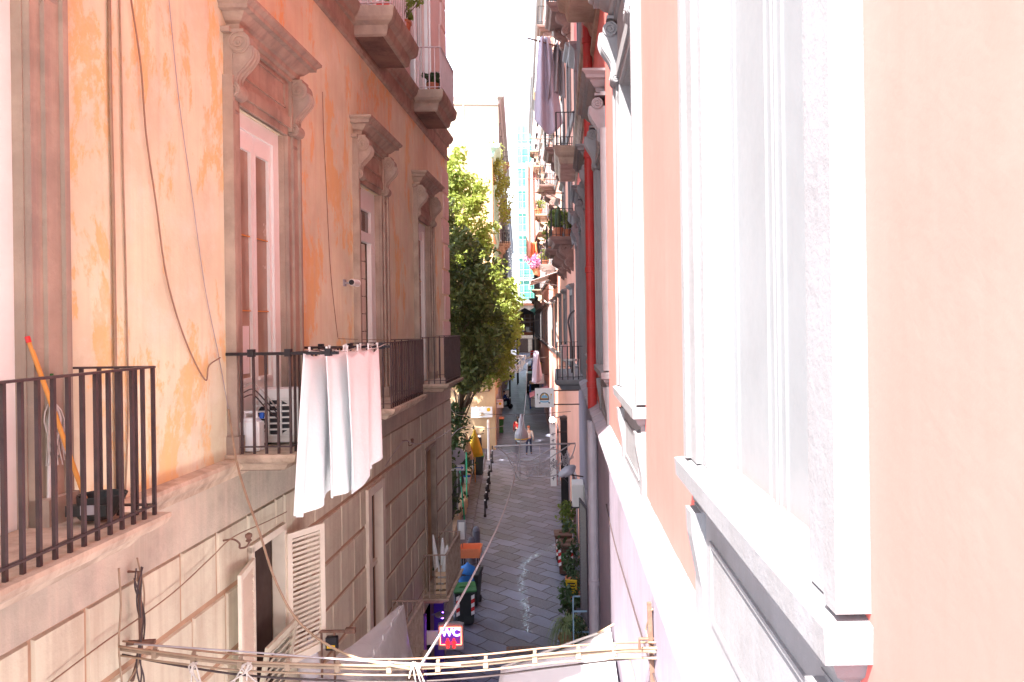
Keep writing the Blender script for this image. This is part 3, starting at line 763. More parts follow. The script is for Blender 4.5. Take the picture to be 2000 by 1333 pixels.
H1, o1, c1 = house('coral house with plant filled balconies just past the salmon palazzo', -1, .318, 23.75, 21.5, 21, M['coral'], FL, 2.3, 3.9, bal=[(1, 0), (1, 1), (2, 1), (2, 3), (3, 0), (3, 2), (4, 1), (4, 3), (1, 3)], balm='darkstone')
H2, o2, c2 = house('rose coloured house in the middle of the right row', -1, rx(45.3), 45.3, 29, 22, M['rose'], FL, 2.3, 4.2, bal=[(2, 0), (3, 1), (2, 2), (4, 0), (3, 3), (1, 4), (4, 4), (2, 5)])
H3, o3, c3 = house('tan house at the far end of the right row', -1, rx(74.4), 74.4, 21, 25, M['tan'], FL, 2.5, 4.6, bal=[(2, 0), (3, 1), (1, 2), (2, 4), (3, 5), (4, 3)])
LF = [-1.5, 2.2, 5.8]
G1, p1_, d1_ = house('low sunlit house with pale green roof cornice behind the trees', 1, -4.35, 43, 15, 10.4, M['yellowhouse'], LF, 2.4, 4.0, trim='mint', bal=[(1, 0), (2, 2)])
G2, p2_, d2_ = house('tall cream building with a blank sunlit end wall on the left', 1, -5.5, 60, 38, 18.6, M['cream'], [-1, 3, 7, 11, 14.6], 2.6, 4.2, winh=2.0, bal=[(1, 1), (2, 0), (3, 2), (4, 1)], back=16)
G3, p3_, d3_ = house('tan house beyond the cream building on the left', 1, lx(99), 99, 60, 15.5, M['tan'], [-1, 3, 7, 11], 2.6, 5.0, back=16)
# blank end wall details of the cream building
mb = MB(); mb.box(-8.2, -4.6, -.12, -.004, 15.2, 15.6); mb.box(-16, .0, -.10, -.004, 18.0, 18.25); mb.box(-9.5, -9.35, -.1, -.004, 9, 18); mb.box(-2.9, -2.78, -.1, -.004, 6, 18)
mb.build('string_course', M['tan'], G2, loc=(0, 0, p2_))
mb = MB(); mb.box(-12, -3.2, -1.5, -.005, 9.6, 9.8); mb.build('terrace', M['ledge'], G2, loc=(0, 0, p2_))
mb = MB()
for k in range(23): mb.bar((-12 + k * .4, -1.45, 9.8), (-12 + k * .4, -1.45, 10.8), .03)
mb.bar((-12, -1.45, 10.8), (-3.2, -1.45, 10.8), .05); mb.build('terrace_railing', M['whiteiron'], G2, loc=(0, 0, p2_))
for x in (-11.5, -7.5, -1.5): mb = MB(); mb.tube([(x, 3, 18.6), (x, 3, 21.0)], .025, 6); mb.bar((x - .6, 3, 20.6), (x + .6, 3, 20.6), .02); mb.bar((x - .4, 3, 20.3), (x + .4, 3, 20.3), .02); mb.build('antenna', M['black'], G2, loc=(0, 0, p2_))
mb = MB(); mb.box(-.3, .3, -.3, .3, -.1, .6); mb.prism([(-.4, .6), (.4, .6), (.0, 1.2)], 'y', -.35, .35); mb.build('chimney', M['terracotta'], G1, loc=(-.9, 5.5, p1_ + 10.4))
# front facing wall of the low house: pipe and niche
mb = MB(); mb.tube([(-.35, -.07, 3), (-.35, -.07, -3.9), (-2.2, -.07, -4.1), (-2.9, -.07, -3.3), (-3.6, -.07, -2.6)], .05, 8); mb.build('drainpipe', M['rust'], G1, loc=(0, 0, p1_))
mb = MB(); mb.box(-3.0, -.9, -.05, -.004, -3.4, -2.2); mb.build('wall_panel', M['sand'], G1, loc=(0, 0, p1_))

# green netted scaffold tower that closes the view
T = thing('scaffold_tower', 'pale tower wrapped in teal netting and white scaffolding at the street end', 'tower', (-9.25, 170, zs(170) - .6)); oz = -(zs(170) - .6)
mb = MB(); mb.box(-2.1, 2.1, 0, 4, -6, 49); mb.build('wall', M['scaff'], T, loc=(0, 0, oz))
mb = MB()
for k in range(10):
    z = -4.5 + 5.2 * k
    mb.box(-2.0, 1.5, -.32, -.2, z, z + 4.1)
mb.build('netting', M['teal'], T, loc=(0, 0, oz))
mb = MB()
for k in range(9):
    z = -4.5 + 5.2 * k
    mb.prism([(-1.3, z + .6), (.9, z + .6), (.9, z + 2.6), (.6, z + 3.2), (-.2, z + 3.55), (-1.0, z + 3.2), (-1.3, z + 2.6)], 'y', -.42, -.34)
mb.build('arched_opening', M['tealdark'], T, loc=(0, 0, oz))
mb = MB()
for x in (-2.15, -.95, .55, 1.55, 2.3, 3.4): mb.tube([(x, -1.2, -6), (x, -1.2, 48 - abs(x))], .05, 5)
for k in range(30): mb.bar((-2.2, -1.2, -5 + 1.75 * k), (3.4 if k < 22 else 1.6, -1.2, -5 + 1.75 * k), .06)
for k in range(9): mb.box(-2.2, 3.4, -1.2, -.5, -5 + 5.2 * k, -4.85 + 5.2 * k)
mb.build('scaffolding', M['scaff'], T, loc=(0, 0, oz))

E1 = thing('end_house', 'low dark building under the teal tower where the street ends', 'building', (-9.2, 150, zs(150) - .5)); mb = MB(); mb.box(-4.2, 4.2, 0, 6, 0, 10.2); mb.build('wall', M['brownstone'], E1)
mb = MB(); mb.box(-4.4, 4.4, -.3, 6.3, 10.2, 10.7); mb.build('roof', M['terracotta'], E1)
for x in (-2.6, 0, 2.6): mb = MB(); mb.box(x - .7, x + .7, -.05, .02, 4.5, 7.5); mb.build('window', M['dark'], E1); mb = MB(); mb.box(x - .9, x + .9, -.06, .02, .2, 3.4); mb.build('door', M['dark'], E1)

# ------------------------------------------------------------------ trees and plants
def crown(clumps, per, size, seed, flat=.5):
    r = random.Random(seed); mb = MB(); V = []; Fc = []
    for (c, rad) in clumps:
        for _ in range(per):
            while True:
                p = Vector((r.uniform(-1, 1), r.uniform(-1, 1), r.uniform(-1, 1)))
                if p.length < 1: break
            p = Vector(c) + p * rad
            n = Vector((r.gauss(0, 1), r.gauss(0, 1), r.gauss(.5, 1))).normalized(); a = n.orthogonal().normalized()
            a.rotate(Matrix.Rotation(r.uniform(0, 2 * PI), 3, n)); b = n.cross(a); l = size * r.uniform(.6, 1.35); w = l * flat
            o = len(V); V += [tuple(p - a * l), tuple(p - b * w + n * w * .25), tuple(p + a * l), tuple(p + b * w + n * w * .25)]; Fc.append((o, o + 1, o + 2, o + 3))
    mb.v = V; mb.f = Fc
    return mb
def tree(label, base, lobes, n, per, size, m, seed, name='tree', cl=(.35, .7), trunk=.2):
    r = random.Random(seed); base = Vector(base); root = thing(name, label, 'tree', base)
    clumps = []; tot = sum(l[1][0] * l[1][1] * l[1][2] for l in lobes)
    for (c, rad) in lobes:
        k = int(n * rad[0] * rad[1] * rad[2] / tot) + 2
        for _ in range(k):
            d = Vector((r.gauss(0, 1), r.gauss(0, 1), r.gauss(0, 1))).normalized() * r.uniform(.45, 1) ** .6
            clumps.append(((c[0] + d.x * rad[0] - base.x, c[1] + d.y * rad[1] - base.y, c[2] + d.z * rad[2] - base.z), r.uniform(*cl)))
    crown(clumps, per, size, seed + 1).build('crown', m, root)
    mb = MB(); top = Vector(lobes[0][0]) - base; trunkp = [Vector((0, 0, -.2)), Vector((.1, .05, top.z * .35)), Vector((top.x * .4, top.y * .4, top.z * .7)), top]
    mb.tube(trunkp, [trunk, trunk * .85, trunk * .7, trunk * .4], 10)
    for c, rd in r.sample(clumps, min(len(clumps), 26)):
        c = Vector(c); st = trunkp[1].lerp(trunkp[3], r.uniform(.0, .9)); mid = st.lerp(c, .5) + Vector((r.gauss(0, .15), r.gauss(0, .15), .2))
        mb.tube([st, mid, c], [trunk * .35, trunk * .2, trunk * .07], 6)
    mb.build('trunk', M['bark'], root, smooth=True)
    return root
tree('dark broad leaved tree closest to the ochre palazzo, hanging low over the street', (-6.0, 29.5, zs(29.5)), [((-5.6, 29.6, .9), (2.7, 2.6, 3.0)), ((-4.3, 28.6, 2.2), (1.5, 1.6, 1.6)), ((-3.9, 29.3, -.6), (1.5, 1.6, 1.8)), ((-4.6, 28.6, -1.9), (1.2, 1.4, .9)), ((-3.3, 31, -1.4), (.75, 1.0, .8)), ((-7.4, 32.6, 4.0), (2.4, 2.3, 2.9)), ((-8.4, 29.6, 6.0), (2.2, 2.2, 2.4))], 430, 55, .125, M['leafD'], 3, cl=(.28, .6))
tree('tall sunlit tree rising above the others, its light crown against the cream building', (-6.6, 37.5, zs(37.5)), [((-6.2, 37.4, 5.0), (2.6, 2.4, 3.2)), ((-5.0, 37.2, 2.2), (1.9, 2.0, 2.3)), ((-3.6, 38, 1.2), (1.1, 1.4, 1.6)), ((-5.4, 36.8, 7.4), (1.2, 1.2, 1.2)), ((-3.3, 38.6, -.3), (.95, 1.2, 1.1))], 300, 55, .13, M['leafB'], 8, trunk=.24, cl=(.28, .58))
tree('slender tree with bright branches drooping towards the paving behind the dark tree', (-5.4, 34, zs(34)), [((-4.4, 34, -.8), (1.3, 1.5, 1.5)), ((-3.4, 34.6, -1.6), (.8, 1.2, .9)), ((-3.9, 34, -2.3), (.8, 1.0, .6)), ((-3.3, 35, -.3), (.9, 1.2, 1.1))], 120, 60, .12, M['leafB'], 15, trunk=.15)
tree('unseen broad tree added for shade behind the ochre palazzo', (-10.4, 34.5, zs(34.5)), [((-10.2, 34.5, 4.2), (2.8, 3.0, 3.4))], 130, 55, .15, M['leafA'], 25, trunk=.22)  # out of view, added to shade the low house front
for i, (x, y, h, w, lab) in enumerate([(-5.5, 23.8, 4.4, 1.2, 'dark garden shrub nearest the ochre palazzo behind the low stone wall'), (-5.6, 27.4, 4.6, 1.15, 'dark garden shrub behind the round mirror and one way sign'), (-5.9, 33.0, 4.8, 1.15, 'dark garden shrub beside the closed yellow parasol')]):
    b = Vector((x, y, zs(y) + .07))
    tree(lab, b, [((x, y, b.z + h * .62), (w, w * 1.2, h * .42)), ((x + .3, y + .5, b.z + h * .35), (w * .8, w, h * .3))], 60, 40, .11, M['leafdark'], 40 + i, name='shrub', trunk=.06)
tree('yellow green creeper growing over the terrace of the low house', at(972, 330, 45), [(at(972, 345, 45.2), (.5, .8, 1.6)), (at(985, 385, 46), (.4, .8, 1.5)), (at(968, 300, 45.2), (.35, .6, .6))], 46, 40, .09, M['leafB'], 61, name='creeper', cl=(.25, .5), trunk=.04)

def pot_plant(label, loc, pr, ph, kind, h, w, seed, m='leafA', group=None, name='potted_plant', potm='terracotta'):
    root = thing(name, label, 'plant', loc, group=group); r = random.Random(seed)
    mb = MB(); mb.lathe([(pr * .68, 0), (pr * .7, .0), (pr * .95, ph * .82), (pr * 1.06, ph * .82), (pr * 1.06, ph), (pr * .92, ph), (pr * .9, ph * .9)], n=16); mb.build('pot', M[potm], root, smooth=False)
    if kind == 'strap':
        mb = MB()
        for i in range(150):
            a = r.uniform(0, 2 * PI); l = w * r.uniform(.6, 1.15); hh = h * r.uniform(.5, 1.05); dn = r.uniform(.2, 1.3); bw = r.uniform(.012, .02); q = []
            for j in range(7):
                t = j / 6; x = l * t; z = ph * .9 + hh * (math.sin(PI * min(1, t * .9 + .05)) * .9) - dn * hh * t ** 3; q.append(Vector((x * math.cos(a), x * math.sin(a), z)))
            side = Vector((-math.sin(a), math.cos(a), 0))
            vs = []
            for j, p in enumerate(q):
                k = bw * (1 - (j / 6) ** 2 * .95); vs += [tuple(p - side * k), tuple(p + side * k)]
            mb.add(vs, [(2 * j, 2 * j + 1, 2 * j + 3, 2 * j + 2) for j in range(6)])
        mb.build('foliage', M[m], root)
    elif kind == 'cactus':
        mb = MB()
        for x, y, hh, rr in ((0, 0, h, .07), (.09, .05, h * .6, .05), (-.08, .03, h * .75, .055)):
            n = 14; prof = [(rr * .7, ph * .8), (rr, ph + hh * .2), (rr * 1.05, ph + hh * .6), (rr * .8, ph + hh * .92), (rr * .2, ph + hh)]; mb.lathe(prof, (x, y, 0), n)
        mb.build('stem', M['leafdark'], root, smooth=True)
    else:
        cl = [((r.gauss(0, w * .4), r.gauss(0, w * .4), ph + h * r.uniform(.15, .95)), w * r.uniform(.25, .42)) for _ in range(14)]
        crown(cl, 22, .055 if w < .5 else .085, seed, .5).build('foliage', M[m], root)
        mb = MB()
        for c, _ in cl[:8]: mb.tube([(0, 0, ph * .85), (c[0] * .5, c[1] * .5, ph + (c[2] - ph) * .5), c], .008, 5)
        mb.build('stem', M['bark'], root)
    return root

def LWp(d, s, z):
    a = R_(1.0); return Vector((-3.53 + d * math.cos(a) + s * math.sin(a), -d * math.sin(a) + s * math.cos(a), z))
def RWp(d, s, z):
    a = R_(.8); return Vector((.65 - d * math.cos(a) - s * math.sin(a), -d * math.sin(a) + s * math.cos(a), z))
def onL(px, py, d=0):
    u, v = ray(px, py); t = (-3.53 + d) / (u - .0175); return Vector((u * t, t, v * t))
def onR(px, py, d=0):
    u, v = ray(px, py); t = (.65 - d) / (u + .014); return Vector((u * t, t, v * t))
LR, RR = R_(-1.0), R_(.8)
def at_depth(pts, y): return [at(px, py, y) for px, py in pts]
def smoothp(pts, n=6):
    """Catmull-Rom through points"""
    P = [Vector(p) for p in pts]; P = [P[0] * 2 - P[1]] + P + [P[-1] * 2 - P[-2]]; out = []
    for i in range(1, len(P) - 2):
        for j in range(n):
            t = j / n; a, b, c, d = P[i - 1:i + 3]
            out.append(.5 * ((2 * b) + (c - a) * t + (2 * a - 5 * b + 4 * c - d) * t * t + (3 * b - a - 3 * c + d) * t ** 3))
    out.append(P[-2]); return out
def sagp(a, b, s, n=20):
    a = Vector(a); b = Vector(b); return [a.lerp(b, i / n) - Vector((0, 0, s * 4 * (i / n) * (1 - i / n))) for i in range(n + 1)]
def cable(label, pts, r, m, group=None, sm=True, name='cable', cat='cable'):
    pts = smoothp(pts) if sm else pts
    o = Vector(pts[0]); mb = MB(); mb.tube([Vector(p) - o for p in pts], r, 6)
    return tag(mb.build(name, M[m], loc=o, smooth=True), label, cat, group)

# ------------------------------------------------------------------ on the left facade: cables and small fittings
for lab, pp, r, m, d in (
    ('brown conduit running straight up the ochre wall, nearest the left door', [(213, 0), (216, 200), (221, 420), (225, 700), (228, 960)], .013, 'cabletan', .02),
    ('thin doubled wire beside the brown conduit on the ochre wall', [(233, 0), (237, 160), (240, 330), (246, 560), (250, 800), (243, 1000)], .007, 'cabletan', .015),
    ('sagging brown wire looping across the ochre wall towards the drying rack', [(256, 0), (275, 130), (285, 260), (305, 400), (325, 540), (360, 660), (400, 742), (408, 715), (430, 699)], .007, 'cablebrown', .03),
    ('faint grey wire slanting down the ochre wall left of the tall white door', [(330, 0), (350, 200), (375, 380), (400, 560), (428, 700), (446, 800)], .004, 'cablegrey', .02),
    ('thin brown wire down the ochre wall between the first two hooded windows', [(630, 180), (632, 260), (637, 360), (645, 520), (655, 620), (660, 660)], .005, 'cablebrown', .02)):
    cable(lab, [onL(x, y, d) for x, y in pp], r, m)
cable('pale twisted cord dropping from the facade across the street front to the cable bundle', [onL(446, 800, .02), onL(462, 900, .25), at(480, 965, 6.6), at(505, 1035, 6.3), at(540, 1140, 6.0), at(590, 1222, 5.8), at(680, 1280, 5.5), at(805, 1308, 5.4)], .010, 'cabletan')
cable('beaded old wire draped along the rusticated wall below the left balcony', [onL(100, 1333, .03), onL(200, 1258, .05), onL(330, 1165, .05), onL(410, 1092, .04), onL(455, 1050, .10), onL(520, 1020, .05), onL(560, 1000, .05)], .006, 'cablebrown')
cable('thin wire slung from the wall bracket past the dark doorway', [onL(752, 912, .04), onL(770, 885, .05), onL(790, 862, .16), onL(815, 868, .3), onL(850, 858, .5), onL(880, 840, .8)], .006, 'cablegrey')
cable('thin line from the second balcony up to the far corner', [onL(660, 662, .04), onL(730, 664, .06), onL(780, 663, .1), onL(868, 660, .3)], .005, 'cablebrown')
for lab, px, py in (('rusty wire bracket with insulator beside the open shutters', 455, 1052), ('rusty wire bracket above the dark doorway', 790, 862)):
    p = onL(px, py, .0); root = thing('cable_bracket', lab, 'bracket', p, LR)
    mb = MB(); mb.tube(smoothp([(-.03, -.20, .03), (.08, -.17, .04), (.11, -.10, -.02), (.10, -.06, -.08), (.14, -.0, -.08), (.16, .03, -.02)]), .010, 6); mb.build('arm', M['rust'], root)
    mb = MB(); mb.lathe([(.02, -.04), (.032, -.03), (.02, -.01), (.034, .01), (.034, .035), (.012, .05)], (.15, .02, .0), 12); mb.build('insulator', M['rust'], root)
p = onL(247, 1130); root = thing('cable_bracket', 'rusty iron bracket with knotted wires under the left balcony', 'bracket', p, LR)
mb = MB(); mb.tube([(-.02, 0, .05), (.10, 0, .05), (.10, .01, -.55), (.02, .02, -.8)], .014, 6); mb.bar((-.02, 0, -.5), (.2, .03, -.5), .03); mb.build('arm', M['rust'], root)
mb = MB()
for k in range(3): mb.tube(smoothp([(.10 + .02 * math.sin(k * 2 + j), .03 * math.cos(k + 1.7 * j), .08 - .14 * j) for j in range(8)]), .006, 5)
mb.build('knotted_wire', M['cabledark'], root)
for i, (pp, m, r) in enumerate([([(232, 1110), (236, 1180), (232, 1260), (238, 1333)], 'cabletan', .007), ([(268, 1090), (282, 1160), (274, 1250), (268, 1300), (250, 1333)], 'cabletan', .006), ([(262, 1130), (282, 1200), (280, 1260)], 'cabledark', .006)]):
    cable(['tan wire hanging left of the knotted bracket under the balcony', 'tan looped wire hanging right of the knotted bracket', 'short dark wire hanging from the knotted bracket'][i], [onL(x, y, .06 + .02 * i) for x, y in pp], r, m)
# the bundle that crosses the street in front
A = [onL(235, 1268, .06)] + at_depth([(330, 1281), (470, 1297), (620, 1303), (780, 1306), (930, 1298), (1080, 1282), (1200, 1273)], 5.45) + [onR(1282, 1272, .02)]
root = thing('cable_bundle', 'thick tan service cable with metal clips stretched across the street in front', 'cable', A[0]); mb = MB(); sp = smoothp(A, 8)
mb.tube([p - A[0] for p in sp], .014, 8); mb.build('cable_core', M['oldcable'], root, smooth=True)
for i in range(6, len(sp) - 4, 5):
    q = sp[i] - A[0]; mb = MB(); mb.box(-.018, .018, -.02, .02, -.028, .022); mb.box(-.012, .012, -.012, .012, .03, .052); mb.build('clip', M['oldcable'], root, loc=q)
for lab, off, r, m, g_ in (('tan cable running along the top of the crossing bundle', (0, -.02, .028), .009, 'cabletan', 0), ('dark thin cable sagging under the crossing bundle', (0, .02, -.05), .008, 'cabledark', .06), ('reddish thin cable lying on the crossing bundle', (0, .03, .045), .007, 'cablebrown', -.01), ('thin tan cable running just under the crossing bundle', (.0, -.01, -.045), .007, 'cabletan', .0)):
    cable(lab, [p + Vector(off) - Vector((0, 0, g_ * math.sin(PI * i / 8))) for i, p in enumerate(A)], r, m)
cable('grey lilac wire stretched taut above the crossing bundle', at_depth([(262, 1258), (500, 1275), (720, 1292), (900, 1300)], 5.3), .006, 'cablegrey')
for i, (px, lab) in enumerate([(378, 'white cord knot tied on the bundle near the left wall'), (485, 'white cord knot tied on the bundle below the open shutters'), (806, 'white cord knot tied on the bundle where the long cable leaves')]):
    p = at(px, 1304, 5.42); mb = MB(); r = random.Random(i)
    for k in range(4): mb.tube(smoothp([(0, 0, .04), (r.uniform(-.05, .05), -.02, .0), (r.uniform(-.13, .13), r.uniform(-.04, .02), r.uniform(-.16, -.08))]), .006, 5)
    mb.tube([(.02 * math.cos(t), -.0 + .035 * math.sin(t), .035 * math.cos(t)) for t in [2 * PI * j / 10 for j in range(11)]], .006, 5)
    tag(mb.build('cord_knot', M['cablewhite'], loc=p), lab, 'knot')
cable('long pale cable running down the middle of the street from the bundle', [at(818, 1306, 5.4), at(870, 1222, 6.45), at(925, 1122, 7.9), at(980, 1010, 10.2), at(1005, 930, 12.9), at(1018, 850, 17.4), at(1028, 760, 29), at(1030, 690, 60)], .012, 'cablegrey')

# ------------------------------------------------------------------ left balconies: what stands and hangs on them
root = thing('broom', 'broom with orange wooden handle leaning in the left balcony', 'broom', at(172, 1008, 4.70), 0)
tp = at(57, 668, 4.66) - at(172, 1008, 4.70)
mb = MB(); mb.tube([(0, 0, .06), tp], .014, 8); mb.build('handle', M['wood'], root); mb = MB(); mb.tube([tp * .995, tp * 1.03], .017, 8); mb.build('handle_cap', M['signred'], root)
mb = MB(); mb.box(-.13, .13, -.025, .025, .0, .07); mb.build('head', M['bin_dark'], root)
root = thing('mop', 'string mop with green tipped handle leaning on the brown door jamb', 'mop', LWp(.08, 4.72, -1.28), LR)
mb = MB(); mb.tube([(0, 0, 0), (-.01, .05, .90)], .012, 8); mb.build('handle', M['plasticw'], root); mb = MB(); mb.tube([(-.01, .05, .9), (-.012, .052, 1.0)], .018, 8); mb.build('handle_tip', M['bin_green'], root)
mb = MB(); r = random.Random(5)
for k in range(26): mb.tube(smoothp([(-.01, .05, .84), (r.uniform(-.03, .05), .05 + r.uniform(-.05, .05), .7), (r.uniform(-.02, .05), .05 + r.uniform(-.06, .06), .5 - r.uniform(0, .1))], 3), .005, 4)
mb.build('strings', M['cablewhite'], root)
root = thing('dustpan', 'black plastic dustpan bucket standing on the left balcony floor', 'dustpan', at(186, 1012, 4.78), .15)
mb = MB(); n = 18; vs = []
for (z, a, b, o) in ((0, .085, .07, 0), (.02, .10, .085, 0), (.15, .13, .11, .03), (.158, .13, .11, .03), (.15, .118, .10, .03), (.03, .09, .075, 0)):
    vs += [(a * math.cos(2 * PI * k / n) * (1.25 if math.cos(2 * PI * k / n) > 0 else 1) + o, b * math.sin(2 * PI * k / n) * 1.2, z) for k in range(n)]
mb.add(vs, [(i * n + k, i * n + (k + 1) % n, (i + 1) * n + (k + 1) % n, (i + 1) * n + k) for i in range(5) for k in range(n)] + [tuple(range(n))[::-1], tuple(5 * n + k for k in range(n))]); mb.build('bucket', M['bin_dark'], root)
mb = MB(); mb.box(-.03, .05, -.128, -.115, .05, .11); mb.build('sticker', M['plasticg'], root)
# outdoor unit of the air conditioner
def ac_unit(label, loc, rz, w, h, d, pm='plasticw', feet=True):
    root = thing('air_conditioner', label, 'air conditioner', loc, rz)
    mb = MB(); mb.box(-w / 2, w / 2, -d / 2, d / 2, .05, h); mb.build('casing', M[pm], root, bev=.012)
    mb = MB(); mb.lathe([(h * .30, 0), (h * .30, -.012)], (-w * .12, -d / 2 - .001, h * .52), 28, 'y'); mb.build('fan_recess', M['black'], root)
    mb = MB(); gw = h * .31; cx = -w * .12; cz = h * .52
    for k in range(7): mb.box(cx - gw, cx + gw, -d / 2 - .03, -d / 2 - .015, cz - gw + k * gw / 3 - .009, cz - gw + k * gw / 3 + .009)
    for k in range(4): mb.box(cx - gw + k * gw * 2 / 3 - .011, cx - gw + k * gw * 2 / 3 + .011, -d / 2 - .036, -d / 2 - .014, cz - gw, cz + gw)
    mb.build('grille', M[pm], root)
    mb = MB()
    for e in (-1, 1): mb.box(e * w * .38 - .03, e * w * .38 + .03, -d / 2 - .03, d / 2 + .03, 0, .05)
    mb.build('feet', M['black'], root)
    return root
ac_unit('cream air conditioner unit standing on the balcony behind the hanging sheets', LWp(.29, 7.98, -1.28), LR + R_(6), .46, .62, .3)
root = thing('jerrycan', 'white plastic jerrycan beside the balcony air conditioner', 'jerrycan', LWp(.15, 7.47, -1.28), LR)
mb = MB(); mb.box(-.11, .11, -.09, .09, 0, .36); mb.build('can', M['linen'], root, bev=.035, bseg=3); mb = MB(); mb.tube([(-.06, 0, .35), (-.06, 0, .42), (.06, 0, .42), (.06, 0, .35)], .016, 8); mb.build('handle', M['linen'], root)
mb = MB(); mb.lathe([(.025, .35), (.025, .40), (.02, .41)], (.09, .05, 0), 10); mb.build('cap', M['signblue'], root)
for i in range(3):
    cable(['lowest black hose bending behind the jerrycan', 'middle black hose bending behind the jerrycan', 'white hose looping above the jerrycan'][i], [LWp(.03, 7.55, -.72 + .05 * i), LWp(.12, 7.6, -.70 + .06 * i), LWp(.2, 7.7, -.84 + .07 * i), LWp(.28, 7.8, -.96 + .05 * i)], .007, 'cabledark' if i < 2 else 'cablewhite', name='hose', cat='hose')
# drying rack: two arms across the balcony with cords between them
root = thing('drying_rack', 'iron drying rack with two long arms over the balcony railing', 'drying rack', LWp(0, 7.28, -.26), LR)
for s in (0, 1.95):
    mb = MB(); mb.bar((-.02, s, 0), (1.12, s, 0), .04, .03)
    for x in (.25, .62, 1.02): mb.box(x - .03, x + .03, s - .03, s + .03, -.03, .045)
    mb.tube([(-.03, s, 0), (-.03, s - .06, .0), (-.03, s - .08, -.04)], .009, 6); mb.build('arm', M['black'], root)
for x in (.80, .94, 1.06):
    mb = MB(); mb.tube(sagp((x, 0, .03), (x, 1.95, .03), .05, 10), .005, 5); mb.build('cord', M['cablewhite'], root)
def sheet(label, s0, s1, d, z0, zb, ph, amp, seed, m='linen', kx=3.2, group=None, P=LWp, rot=LR, dip=.05, skew=0, name='bed_sheet', cat='sheet', topsag=.04, flare=0):
    r = random.Random(seed); o = P(d, s0, z0); f2 = r.uniform(1.5, 2.3); p2 = r.uniform(0, 6)
    pegs = [0, .36, .68, 1]
    def fn(u, v):
        s = (s1 - s0) * u; k = v ** .7
        near = min(abs(u - q) for q in pegs)
        z = -(zb(u) * v) - topsag * min(1, near * 7) * (1 - v)
        x = amp * k * (math.sin(2 * PI * kx * u + ph + .5 * v) * .6 + math.sin(2 * PI * kx * f2 * u + p2) * .25) + skew * v
        s -= flare * v * (1 - u)
        return ((1 if P is LWp else -1) * x, s + .03 * k * math.sin(2 * PI * kx * u + ph + 1.3) - .06 * v * (u - .5), z)
    mb = MB(); mb.grid(fn, 56, 30); ob = mb.build(name, M[m], loc=o, rot=(0, 0, rot), smooth=True)
    md = ob.modifiers.new('hem', 'SOLIDIFY'); md.thickness = .004
    return tag(ob, label, cat, group)
sheet('white bed sheet on the innermost cord, its rounded lower edge hanging lowest on the left', 7.20, 9.0, .80, -.26, lambda u: 1.58 - .22 * u * u + .10 * min(1, u * 6) - .08, 0.4, .10, 1, skew=.0, flare=.42)
sheet('white bed sheet hanging on the middle cord between the two others', 7.42, 9.05, .94, -.26, lambda u: 1.48 + .05 * math.sin(6 * u), 2.1, .08, 2, kx=2.4, skew=.02)
sheet('white bed sheet hanging in front on the outermost cord, smooth with a stepped lower edge', 7.70, 8.92, 1.06, -.27, lambda u: 1.62 - .30 * u if u > .22 else 1.45 + .45 * u, 1.0, .055, 4, kx=2.0)
mb = MB(); mb.box(-.006, .006, -.008, .008, -.05, .035); mb.prism([(-.008, .02), (.008, .02), (.012, .05), (-.012, .05)], 'y', -.006, .006); pg = None
for s, d in ((7.36, .80), (7.95, .80), (8.5, .80), (7.46, .94), (8.0, .94), (8.6, .94), (7.74, 1.06), (8.1, 1.06), (8.5, 1.06), (8.88, 1.06)):
    p = LWp(d, s, -.25)
    if pg is None: pg = tag(mb.build('clothes_peg', M['plasticw'], loc=p, rot=(0, 0, LR)), 'small white clothes peg clipped on a drying rack cord above the sheets', 'clothes peg', 'clothes pegs on the drying rack')
    else: dup(pg, loc=p)
# security camera
root = thing('security_camera', 'small white security camera on the wall beside the second hooded window', 'camera', onL(672, 553), LR)
mb = MB(); mb.box(0, .02, -.05, .05, -.05, .05); mb.tube([(.01, 0, 0), (.1, .02, -.01)], .015, 8); mb.build('mount', M['plasticg'], root)
mb = MB(); mb.lathe([(.045, -.14), (.05, -.13), (.05, .12), (.056, .12), (.056, .135)], (.15, .02, 0), 14, 'y'); mb.build('housing', M['plasticw'], root); mb = MB(); mb.lathe([(.04, -.145), (.04, -.141)], (.15, .02, 0), 14, 'y'); mb.build('lens', M['black'], root)
# plants on upper balcony of the palazzo
pot_plant('leafy flowering plant trailing out of the nearest upper balcony', LWp(.52, 12.6, 5.0), .16, .22, 'bush', .42, .30, 71)
pot_plant('grey potted shrub on the far upper balcony of the ochre palazzo', LWp(.40, 15.8, 5.0), .13, .2, 'bush', .22, .18, 72, 'leafdark')
pot_plant('smaller potted shrub next to the grey one on the far upper balcony', LWp(.36, 16.3, 5.0), .13, .22, 'bush', .24, .17, 73, 'leafdark', potm='bollard')
tag((lambda q: (q.box(-.1, .1, -.2, .2, 0, .14), q.build('crate', M['signred'], loc=LWp(.45, 11.8, 5.0), rot=(0, 0, LR), bev=.008))[1])(MB()), 'red box on the nearest upper balcony', 'box')
